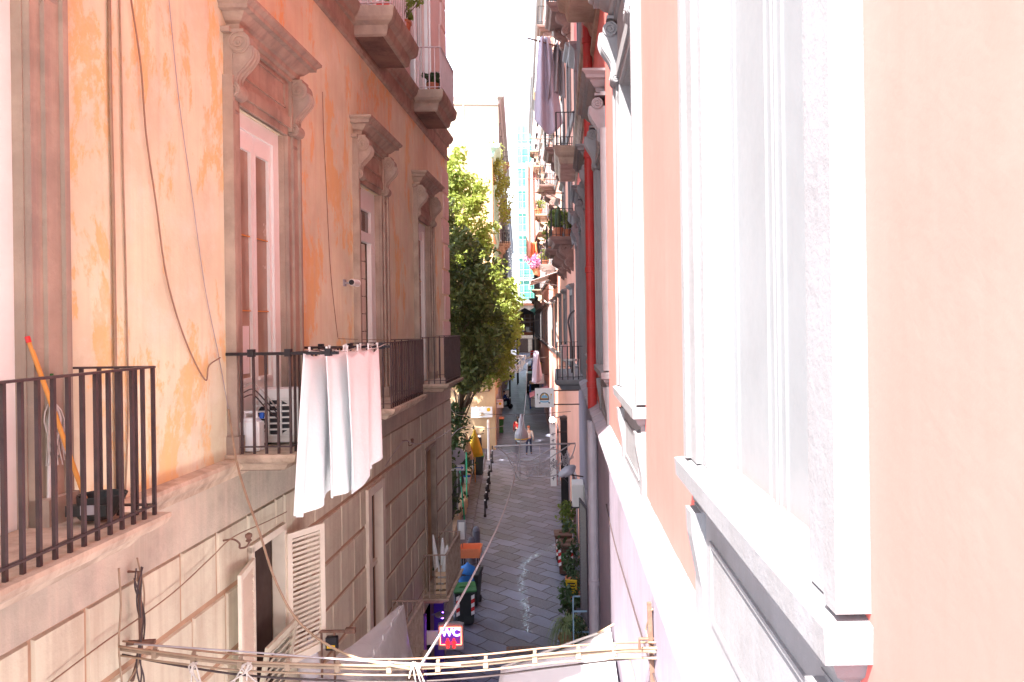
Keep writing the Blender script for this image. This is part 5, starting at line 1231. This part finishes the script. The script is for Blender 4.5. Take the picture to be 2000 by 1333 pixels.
mb = MB(); mb.lathe([(.05, .2), (.08, .15), (.13, -.02)], n=16, axis='y'); mb.tube([(0, .2, 0), (.5, .6, .1)], .02, 6); mb.build('housing', M['zinc'], root); mb = MB(); mb.lathe([(.12, -.01), (.10, -.05), (.02, -.06)], n=16, axis='y'); mb.build('bulb', glow('lamp_white', (1, .98, .95), 5), root)
root = thing('dark_banner', 'tall black folded awning panel beside the vertical white sign', 'awning', b + Vector((.30, .2, .0)))
mb = MB(); mb.box(0, .3, 0, .5, .1, 4.0); mb.build('panel', M['black'], root, bev=.03); mb = MB(); mb.box(-.02, .32, -.02, .52, 4.0, 4.1); mb.box(0, .06, 0, .06, 0, .1); mb.build('frame', M['iron'], root)
# suspended street lamp
p = at(1018, 815, 28); root = thing('suspended_lamp', 'bell shaped grey street lamp hanging over the middle of the street', 'street lamp', p)
mb = MB(); mb.lathe([(.03, .12), (.05, .1), (.05, 0), (.1, -.06), (.115, -.3), (.14, -.42), (.22, -.52), (.25, -.62), (.26, -.78), (.25, -.86), (.2, -.88)], n=24); mb.build('housing', M['zinc'], root, smooth=True)
mb = MB(); mb.lathe([(.2, -.885), (.18, -.93), (.1, -.97), (.02, -.985)], n=20); mb.build('lens', M['linen'], root, smooth=True)
mb = MB(); mb.lathe([(.262, -.80), (.262, -.83)], n=24); mb.build('band', M['yellow'], root)
cable('wire across the street that holds the bell lamp', [at(890, 806, 28.3), p + Vector((-1, 0, .12)), p + Vector((0, 0, .1)), p + Vector((1, 0, .13)), at(1128, 803, 27.8)], .010, 'cabledark')
cable('wire strung from the palazzo corner into the tree at lamp height', [LWp(.0, 19.3, -3.0), at(905, 835, 24), at(950, 838, 30), at(985, 832, 34)], .010, 'cablegrey')
cable('second wire from the corner through the garden shrubs', [LWp(.0, 19.4, -2.2), at(900, 812, 24), at(940, 812, 31), at(965, 810, 36)], .008, 'cablewhite')
# festive light frames
def light_frame(label, P, w, h, lace=True, r=.019, m='cablegrey'):
    root = thing('festive_light_frame', label, 'light frame', P)
    mb = MB(); mb.tube([(0, 0, 0), (w, 0, .06 * w / 2.8)], r * 1.5, 6)
    def cv(pts, rr=r): mb.tube(smoothp([(x * w, 0, z * h) for x, z in pts], 6), rr, 5)
    cv([(-.02, 0), (.12, -.25), (.24, -.75), (.42, -1.0), (.62, -1.02), (.80, -.9), (.95, -.35), (1.0, .02)])
    cv([(.18, -.12), (.28, -.42), (.42, -.5), (.58, -.28), (.7, -.12), (.8, -.2), (.84, -.45), (.78, -.62), (.68, -.58)])
    cv([(.05, -.05), (.22, -.5), (.4, -.62), (.58, -.55), (.74, -.3), (.93, .02)])
    cv([(.2, -.75), (.3, -1.1), (.42, -1.05)]); cv([(.12, -.28), (.2, -.22), (.28, -.3)])
    for x in (.3, .55): mb.tube([(x * w, 0, .0), (x * w, 0, -h)], r * .8, 5)
    mb.build('frame_tubes', M[m], root, smooth=True)
    if lace:
        mb = MB(); rr = random.Random(4)
        for i in range(95):
            x = rr.uniform(.38, .96); z = -.98 + .34 * rr.random() + max(0, x - .62) * 1.35
            if z > -.3: continue
            q = rr.uniform(.022, .05); mb.tube([(x * w + q * math.cos(t), 0, z * h + q * math.sin(t)) for t in [2 * PI * j / 9 for j in range(10)]], .009, 4)
        mb.build('lace_rings', M[m], root)
    return root
light_frame('nearer festive frame of curled tubes with lace rings strung across the street', at(968, 872, 24), 2.62, 1.0)
light_frame('farther white festive frame of looping tubes below the tree', at(975, 697, 44), 1.6, .95, True, .022, 'cablewhite')
light_frame('small distant festive frame near the glass booth', at(1008, 690, 60), 1.6, 1.3, False, .02, 'cablegrey')
# white awning, lower right
o = Vector((.50, 9.1, -3.80)); ax = -.92; mb = MB()
def aw(u, v): return (-.03 - 1.36 * u, -5.2 * v, -.46 * u - .05 * math.sin(PI * u) * (1 + .3 * math.sin(14 * v)))
root = thing('shop_awning', 'big white canvas awning sticking out of the right wall', 'awning', o)
mb.grid(aw, 14, 30); q = mb.build('canopy', M['awningw'], root, smooth=True); q.modifiers.new('t', 'SOLIDIFY').thickness = .008
mb = MB(); mb.grid(lambda u, v: (-1.39 + .01 * math.sin(30 * u), -5.2 * u, -.46 - .24 * v), 30, 3); q = mb.build('valance', M['awningw'], root); q.modifiers.new('t', 'SOLIDIFY').thickness = .006
mb = MB()
for y in (-.0, -2.6, -5.2): mb.tube([aw(0, -y / 5.2 if y else .002), aw(1, -y / 5.2 if y else .002)], .016, 6); mb.tube([(-.02, y, -.7), aw(.9, -y / 5.2)], .012, 6)
mb.build('frame', M['cablewhite'], root)
cable('pale stay rod at the corner of the white awning', [onR(1202, 1218, .0), at(1165, 1238, 9.1)], .014, 'cabletan', sm=False)
# fittings on the lower right wall
for lab, pp, r, m in (('dark cable running down the sunlit lower wall on the right', [(1188, 985), (1200, 1040), (1212, 1085), (1240, 1175), (1268, 1265), (1290, 1333)], .007, 'cabledark'),
                      ('tan cable branching down the sunlit lower wall beside the bundle hook', [(1282, 1272), (1270, 1230), (1283, 1190)], .006, 'cabletan'),
                      ('thin hanging wire on the sunlit lower wall under the bundle hook', [(1236, 1290), (1246, 1333), (1250, 1380)], .009, 'cabletan')):
    cable(lab, [onR(x, y, .0) + Vector((-.03, 0, 0)) for x, y in pp], r, m)
p = onR(1283, 1262, 0); root = thing('cable_bracket', 'iron hook bracket fixing the bundle to the right wall', 'bracket', p); mb = MB(); mb.bar((-.05, 0, .3), (-.03, 0, -.35), .03); mb.tube([(0, 0, .05), (-.12, 0, .05), (-.12, 0, -.02)], .012, 6); mb.build('arm', M['rust'], root)
ac_unit('white air conditioner bracketed high on the shaded right wall', RWp(.20, 19.2, -4.78), R_(90) + RR, .7, .62, .3)
root = thing('satellite_dish', 'grey satellite dish above the right wall air conditioner', 'dish', RWp(.42, 20.0, -4.1), R_(-20))
mb = MB(); mb.lathe([(.26, -.085), (.21, -.04), (.13, -.011), (.01, 0)], n=24, axis='y'); q = mb.build('dish', M['greypipe'], root, smooth=True, rot=(R_(-58), 0, R_(-35))); q.modifiers.new('t', 'SOLIDIFY').thickness = .01
mb = MB(); mb.tube([(0, 0, 0), (0, .1, -.05), (.4, .15, -.1)], .02, 8); mb.build('arm', M['iron'], root); mb = MB(); mb.tube([(0, -.02, -.26), (0, -.38, -.05)], .01, 6); mb.lathe([(.03, -.05), (.03, .03)], (0, -.40, -.04), 10, 'y'); mb.build('receiver', M['iron'], root)
wheelie_bin('brown bin with green emblem and striped edges on the right', Vector((-.16, 24.0, zs(24))), R_(-4), 'bin_brown', 'bin_brown', stripes=True, mark=True)
wheelie_bin('second brown bin just behind the emblem bin on the right', Vector((-.28, 25.0, zs(25))), R_(3), 'bin_brown', 'bin_brown', stripes=True)
p = Vector((-.02, 20.4, zs(20.4))); root = thing('notice_board', 'yellow notice board with three dark text lines among the plants', 'sign', p, R_(-8))
mb = MB(); mb.box(-.16, .16, -.015, .015, .7, 1.12); mb.build('panel', M['yellow'], root); mb = MB()
for z in (1.03, .95, .87): mb.box(-.11, .11, -.019, -.016, z - .018, z + .012)
mb.build('text_lines', M['black'], root); mb = MB()
for x in (-.12, .12): mb.bar((x, 0, 0), (x, 0, .72), .03)
mb.build('leg', M['sand'], root)
pot_plant('big strap leaved plant in a terracotta pot at the foot of the right wall', Vector((-.12, 18.6, zs(18.6))), .25, .36, 'strap', .62, .62, 81, 'leafgrass')
pot_plant('bushy dark plant in a pot behind the strap leaved plant', Vector((.0, 19.6, zs(19.6))), .22, .36, 'bush', .8, .5, 82, 'leafdark')
pot_plant('tall bushy potted plant just past the notice board', Vector((.12, 21.4, zs(21.4))), .22, .36, 'bush', 1.1, .45, 83, 'leafdark')
pot_plant('large leafy potted plant under the right air conditioner', Vector((.05, 22.6, zs(22.6))), .25, .4, 'bush', 1.7, .6, 84, 'leafdark')
pot_plant('potted plant with reddish pot leaning out past the right bins', Vector((-.05, 26.2, zs(26.2))), .22, .36, 'bush', 1.4, .6, 85, 'leafA')
pot_plant('dark potted shrub close to the drainpipe on the right', Vector((.20, 17.4, zs(17.4))), .2, .34, 'bush', .95, .36, 86, 'leafdark')
root = thing('plant_rack', 'pale blue metal rack in front of the dark potted shrub', 'rack', Vector((.22, 16.6, zs(16.6)))); mb = MB()
for x in (-.2, .18):
    for y in (-.05, .85): mb.bar((x, y, 0), (x, y, 1.8), .03)
for z in (.95, 1.8):
    mb.bar((-.2, -.05, z), (.18, -.05, z), .03); mb.bar((-.2, .85, z), (.18, .85, z), .03); mb.bar((-.2, -.05, z), (-.2, .85, z), .03); mb.bar((.18, -.05, z), (.18, .85, z), .03)
mb.build('frame', mat('pale_blue_paint', (.25, .38, .52), .5), root)
root = thing('meter_box', 'small grey meter box with a bent conduit on the right wall', 'box', RWp(.0, 18.0, -6.35), RR); mb = MB(); mb.box(-.18, 0, -.14, .14, -.2, .15); mb.build('case', M['plasticw'], root, bev=.01); mb = MB(); mb.tube(smoothp([(-.09, 0, .15), (-.1, .05, .45), (-.16, .3, .8), (-.1, .5, 1.0)]), .02, 6); mb.tube([(-.08, 0, -.2), (-.08, 0, -2.0)], .05, 8); mb.build('conduit', M['sand'], root)
cable('black flexible hose curving out of the far right balcony', [at(1117, 745, 21), at(1117, 690, 21), at(1113, 650, 21.2), at(1110, 628, 21.3), at(1114, 614, 21.6), at(1121, 608, 22)], .032, 'cabledark', name='hose', cat='hose')
cable('white cable looping from the upper balcony to the right wall', [at(1057, 565, 40), at(1060, 582, 38), at(1068, 592, 34), at(1078, 594, 30), at(1084, 588, 28)], .03, 'cablewhite')
root = thing('balcony_chair', 'white plastic chair on the right balcony', 'chair', RWp(.34, 19.6, -1.42), 1.2); mb = MB(); mb.box(-.2, .2, -.2, .2, .42, .46); mb.build('seat', M['plasticw'], root, bev=.01); mb = MB(); mb.box(-.2, .2, .17, .2, .46, .85); mb.build('backrest', M['plasticw'], root, bev=.01)
for x in (-.18, .18):
    for y in (-.18, .18): mb = MB(); mb.bar((x, y, 0), (x, y, .42), .03); mb.build('leg', M['plasticw'], root)

p = G(1018, 1270, .004); root = thing('drain_cover', 'rectangular iron drain cover set in the paving near the awning', 'drain cover', p, .05); mb = MB(); mb.box(-.38, .38, -.2, .2, -.02, .006); mb.build('frame', M['rust'], root); mb = MB()
for k in range(7): mb.box(-.3 + k * .1 - .02, -.3 + k * .1 + .02, -.15, .15, .005, .012)
mb.build('grate', M['iron'], root)
# ---- upper right: laundry, planters, awnings on the houses down the street
def HW(root_x, root_y, d, s, z, sg=-1):
    a = math.atan(.066); return Vector((root_x + sg * d * math.cos(a) - s * math.sin(a), root_y + sg * d * math.sin(a) + s * math.cos(a), z))
def h1(d, s, z): return HW(.318, 23.75, d, s, z)
def h2(d, s, z): return HW(rx(45.3), 45.3, d, s, z)
AR_ = math.atan(.066)
root = thing('laundry_pole', 'dark laundry pole sticking out high over the street from the coral house', 'pole', h1(0, 4.6, 10.75), AR_); mb = MB(); mb.tube([(0, 0, -.1), (-1.45, 0, .28)], .03, 8); mb.build('pole', M['rust'], root); mb = MB(); mb.box(-.02, .06, -.06, .06, -.2, .05); mb.build('mount', M['rust'], root)
def drape(label, P, w, l, m, seed, ang, name='bed_sheet', cat='sheet', group=None, gather=.5):
    r = random.Random(seed); a, b = r.uniform(0, 6), r.uniform(4, 7)
    def fn(u, v):
        k = gather + (1 - gather) * v ** .8; x = (u - .5) * w * k + .10 * w * v * math.sin(a)
        return (x, .11 * (1 - .3 * v) * math.sin(b * u * 2.2 + a) + .05 * math.sin(15 * u + a), -l * v * (1 - .16 * math.cos(PI * u * 1.0 + a)) - .1 * abs(math.sin(PI * u * 2)) * (1 - v))
    mb = MB(); mb.grid(fn, 30, 24); o = mb.build(name, M[m], loc=P, rot=(0, 0, ang), smooth=True); o.modifiers.new('hem', 'SOLIDIFY').thickness = .006
    return tag(o, label, cat, group)
drape('long sheet in painted lilac grey shade hanging from the tip of the high laundry pole', h1(.78, 4.6, 11.15), 1.1, 3.3, 'lilac', 3, .1, gather=.35)
drape('shorter grey sheet hanging closer to the coral house on the high laundry pole', h1(.25, 4.65, 10.95), .8, 2.4, 'greylinen', 6, .25, gather=.4)
drape('pale cloth drying beyond the long sheet in painted shade', h1(.7, 9.5, 13.0), .8, 2.2, 'linen', 9, .3, name='cloth', cat='cloth')
drape('long salmon curtain hanging down the facade in the sun far on the right', h2(.95, 7.2, 11.6), .9, 6.0, 'rose', 12, .2, name='curtain', cat='curtain', gather=.8)
drape('orange red cloth hanging over a railing below the salmon curtain', h2(.9, 2.5, 5.4), .7, 2.0, 'orange', 14, .2, name='cloth', cat='cloth')
drape('pink blanket slung low over the shop on the right', h1(.9, 20.0, -1.6), .9, 1.7, 'lilac', 16, .9, name='blanket', cat='blanket', gather=.25)
for i, (s, d, k, lab, sc) in enumerate(((1.6, .5, 'cactus', 'potted cactus on the plant filled balcony of the coral house', 1), (2.0, .5, 'bush', 'leafy terracotta potted plant in the middle of the plant filled balcony', 1), (2.5, .55, 'bush', 'broad potted plant at the front of the plant filled balcony', 1), (1.55, .22, 'bush', 'small potted plant next to the wall on the plant filled balcony', .8))):
    pot_plant(lab, h1(d, s, 3.0), .17 * sc, .3 * sc, k, .75 * sc, .32 * sc, 90 + i, 'leafA')
for i, (s, z, lab) in enumerate(((6.2, 3.0, 'green window box plant on the second balcony of the coral house'), (14.2, 3.0, 'green plant on the farthest low balcony of the coral house'))):
    pot_plant(lab, h1(.55, s, z), .2, .28, 'bush', .5, .35, 100 + i, 'leafB')
pot_plant('pink flowering plant hanging at the edge of the rose house', h1(1.0, 15.0, 2.6), .2, .3, 'bush', .7, .6, 107, 'pinkflower')
pot_plant('orange potted plant on the low balcony of the rose house', h2(.6, 2.0, 7.0), .25, .4, 'bush', .6, .4, 108, 'leafB', potm='orange')
root = thing('scalloped_awning', 'cream scalloped awning under the balconies of the coral house', 'awning', h1(0, 12.0, 2.55), AR_); mb = MB()
def sc_(u, v):
    if v < .75: t = v / .75; return (-1.35 * t, 5.0 * u, -.45 * t)
    t = (v - .75) / .25; return (-1.37, 5.0 * u, -.45 - .28 * t * (.55 + .45 * abs(math.sin(PI * 5 * u))))
mb.grid(sc_, 60, 12); q = mb.build('canopy', M['awningw'], root, smooth=False); q.modifiers.new('t', 'SOLIDIFY').thickness = .01; mb = MB()
for y in (.05, 4.95): mb.tube([(0, y, -.7), (-1.3, y, -.47)], .02, 6)
mb.build('frame', M['iron'], root)
for i, (s, z, l, lab) in enumerate(((9.8, 6.6, 1.5, 'rust coloured drying bar across the street front, lowest of three'), (5.5, 5.2, 1.2, 'rust coloured drying bar above the cactus balcony'), (13.6, 9.4, 1.3, 'rust coloured drying bar, highest of three on the coral house'))):
    root = thing('drying_bar', lab, 'drying bar', h1(0, s, z), AR_); mb = MB(); mb.tube([(0, 0, 0), (-l, 0, .03)], .025, 6); mb.tube([(-.05, 0, -.35), (-l * .6, 0, 0)], .015, 6); mb.build('bar', M['rust'], root)
for i, (y, z, d) in enumerate(((48, -2.2, .5), (56, -1.0, .6), (66, .4, .7), (78, -1.6, .5), (90, 1.6, .9))):
    cable('thin wire strung across the far street, %s' % ('nearest of five', 'second of five', 'third of five', 'fourth of five', 'farthest of five')[i], sagp((lx(y) + .05, y, z + .4), (rx(y) - .05, y + 1, z), d * .5, 16), .014, 'cablegrey' if i % 2 else 'cablewhite', sm=False)
for i, (y, z, m, lab) in enumerate(((52, -3.9, 'signwhite', 'small white hanging shop sign past the white crest sign'), (58, -3.4, 'yellow', 'small yellow hanging shop sign on the right houses'), (70, -2.9, 'signred', 'small red hanging shop sign far down the right row'), (64, -3.6, 'signblue', 'small blue hanging shop sign far down the right row'))):
    root = thing('shop_sign', lab, 'sign', (rx(y) - .1, y, z), AR_); mb = MB(); mb.box(-.85, -.15, -.04, .04, -.35, .35); mb.build('panel', M[m], root, bev=.01); mb = MB(); mb.tube([(.1, 0, .28), (-.85, 0, .42)], .02, 6); mb.build('arm', M['iron'], root)
for i, (y, ln, m, lab) in enumerate(((49, 3.2, 'awningp', 'faded pink shop awning low on the right houses'), (92, 4.0, 'sand', 'sand coloured shop awning far down the right row'))):
    root = thing('shop_awning', lab, 'awning', (rx(y), y, zs(y) + 2.9), AR_); mb = MB(); mb.grid(lambda u, v: (-1.3 * u, ln * v, -.55 * u), 6, 8); q = mb.build('canopy', M[m], root); q.modifiers.new('t', 'SOLIDIFY').thickness = .02
    mb = MB(); mb.tube([(-.02, .1, -.8), (-1.25, .1, -.56)], .02, 6); mb.build('strut', M['iron'], root); mb = MB(); mb.tube([(-.02, ln - .1, -.8), (-1.25, ln - .1, -.56)], .02, 6); mb.build('strut', M['iron'], root)
# glass booth on posts, van and stalls at the far end
P = Vector((-4.98, 84, zs(84))); root = thing('glass_booth', 'dark framed glass booth with pointed top raised on posts over the far street', 'booth', P); z0 = 5.7; mb = MB()
for x in (-.95, .95):
    for y in (0, 1.6): mb.bar((x, y, 0), (x, y, z0 + 2.4), .12)
mb.box(-1.0, 1.0, -.02, 1.65, z0 + 2.36, z0 + 2.5); mb.prism([(-1.05, z0 + 2.5), (1.05, z0 + 2.5), (.0, z0 + 3.1)], 'y', -.05, 1.7); mb.build('frame', M['black'], root)
mb = MB(); mb.box(-.9, .9, .05, 1.55, z0 + .35, z0 + 2.36); mb.build('glazing', M['glass'], root)
mb = MB(); mb.box(-1.0, 1.0, -.03, 1.66, z0 - .05, z0 + .3); mb.build('base', M['terracotta'], root)
mb = MB()
for x in (-.6, .0, .6): mb.box(x - .02, x + .02, .02, .05, z0 + .35, z0 + 2.3)
for z in (.9, 1.4, 1.9): mb.box(-.9, .9, .02, .049, z0 + z - .02, z0 + z + .02)
mb.build('glazing_bars', M['greypipe'], root); mb = MB(); mb.box(-.55, -.1, -.01, .03, z0 + .4, z0 + .85); mb.box(.1, .5, -.01, .03, z0 + .4, z0 + .85); mb.build('notice', M['linen'], root)
def van(label, loc, rz, m):
    root = thing('parked_van', label, 'van', loc, rz); mb = MB(); mb.prism([(-2.1, .35), (-2.1, .95), (-1.75, 1.15), (-1.2, 1.95), (2.1, 2.0), (2.15, .35)], 'x', -.85, .85); mb.build('body', M[m], root, bev=.06)
    mb = MB(); mb.prism([(-1.66, 1.2), (-1.25, 1.8), (-1.2, 1.8), (-1.6, 1.2)], 'x', -.75, .75); mb.box(-.86, .86, -.95, -.3, 1.25, 1.75); mb.box(-.7, .7, 2.13, 2.17, 1.3, 1.8); mb.build('windows', M['glass'], root)
    for x in (-.78, .78):
        for y in (-1.35, 1.4): w = MB(); w.lathe([(.18, -.1), (.31, -.1), (.33, -.06), (.33, .06), (.31, .1), (.18, .1)], (x, y, .33), 16, 'x'); w.build('wheel', M['black'], root)
    for x in (-.65, .65): w = MB(); w.box(x - .12, x + .12, -2.13, -2.08, .75, .92); w.build('headlight', M['signwhite'], root); w = MB(); w.box(x - .08, x + .08, 2.13, 2.18, .8, 1.1); w.build('tail_light', M['signred'], root)
van('black van parked against the right houses below the glass booth', Vector((-3.55, 76, zs(76))), .07, 'black')
van('dark brown van parked just behind the black van', Vector((-4.1, 88, zs(88))), .07, 'bin_brown')
van('white and blue van at the far left beyond the trees', Vector((-9.6, 122, zs(122))), .07, 'signwhite')
for i, (y, x, m, lab) in enumerate(((62, -2.75, 'signblue', 'blue legged display stall with white sheet on the right of the street'), (66, -5.9, 'bin_dark', 'dark stall on the left kerb beyond the trees'))):
    root = thing('display_stall', lab, 'stall', (x, y, zs(y))); mb = MB()
    for a in (-.55, .55):
        for b in (-.4, .4): mb.bar((a, b, 0), (a, b, 2.1), .08)
    mb.build('frame', M[m], root); mb = MB(); mb.box(-.6, .6, -.46, .46, 2.1, 2.3); mb.build('roof', M['sand'], root); mb = MB(); mb.box(-.5, .5, -.43, -.41, .2, 1.2); mb.build('front_sheet', M['plasticw'], root); mb = MB(); mb.box(-.5, .5, -.38, .38, 1.2, 1.26); mb.build('counter', M['iron'], root)
root = thing('green_parasol', 'open dark green parasol behind the glass booth', 'parasol', (-3.9, 90, zs(90))); mb = MB(); mb.tube([(0, 0, 0), (0, 0, 8.2)], .06, 8); mb.build('pole', M['iron'], root); mb = MB(); mb.lathe([(.02, 9.0), (.6, 8.7), (1.3, 8.1), (1.35, 7.9)], n=8); mb.build('canopy', M['teal'], root)

# ------------------------------------------------------------------ camera, sun and sky
cam = bpy.data.cameras.new('camera'); co = bpy.data.objects.new('camera', cam); C.objects.link(co)
cam.sensor_width = 36; cam.lens = 36 * F; cam.clip_end = 2000; cam.clip_start = .05
# level view down the street with a slight roll; the lens is shifted
axv = Vector((1110 - 1000, 632 - 666.5))
cam.shift_x = -(axv.x * math.cos(RO) + axv.y * math.sin(RO)) / 2000; cam.shift_y = (-axv.x * math.sin(RO) + axv.y * math.cos(RO)) / 2000
co.matrix_world = Matrix.Rotation(R_(90), 4, 'X') @ Matrix.Rotation(RO * CAMROLL, 4, 'Z')
if CAMROLL: cam.shift_x, cam.shift_y = -axv.x / 2000, axv.y / 2000
SC.camera = co
AZ, EL = R_(29), R_(56)             # direction the light travels, from +Y towards +X
sd = Vector((math.sin(AZ) * math.cos(EL), math.cos(AZ) * math.cos(EL), -math.sin(EL)))
sl = bpy.data.lights.new('sun', 'SUN'); sl.energy = 5.0; sl.angle = R_(.55); sl.color = (1, .95, .89)
so = bpy.data.objects.new('sun', sl); C.objects.link(so); so.rotation_euler = sd.to_track_quat('-Z', 'Y').to_euler(); so.location = (-30, -40, 60)
W = bpy.data.worlds.new('World'); SC.world = W; W.use_nodes = True
t = W.node_tree; bg = t.nodes['Background']; sk = t.nodes.new('ShaderNodeTexSky'); sk.sky_type = 'NISHITA'; sk.sun_disc = False
sk.sun_elevation = EL; sk.sun_rotation = math.atan2(-sd.x, -sd.y); sk.air_density = 1.0; sk.dust_density = .8; sk.ozone_density = .8
hs = t.nodes.new('ShaderNodeHueSaturation'); hs.inputs['Saturation'].default_value = .5; hs.inputs['Value'].default_value = 1.0; t.links.new(sk.outputs[0], hs.inputs['Color']); t.links.new(hs.outputs[0], bg.inputs[0]); bg.inputs[1].default_value = .13
SC.view_settings.view_transform = 'Standard'; SC.view_settings.look = 'None'; SC.view_settings.gamma = 1; SC.view_settings.exposure = EXPO
SC.render.engine = 'CYCLES'; SC.cycles.use_denoising = True; SC.cycles.diffuse_bounces = 8; SC.cycles.max_bounces = 14; SC.cycles.transparent_max_bounces = 16
SC.cycles.sample_clamp_indirect = 12
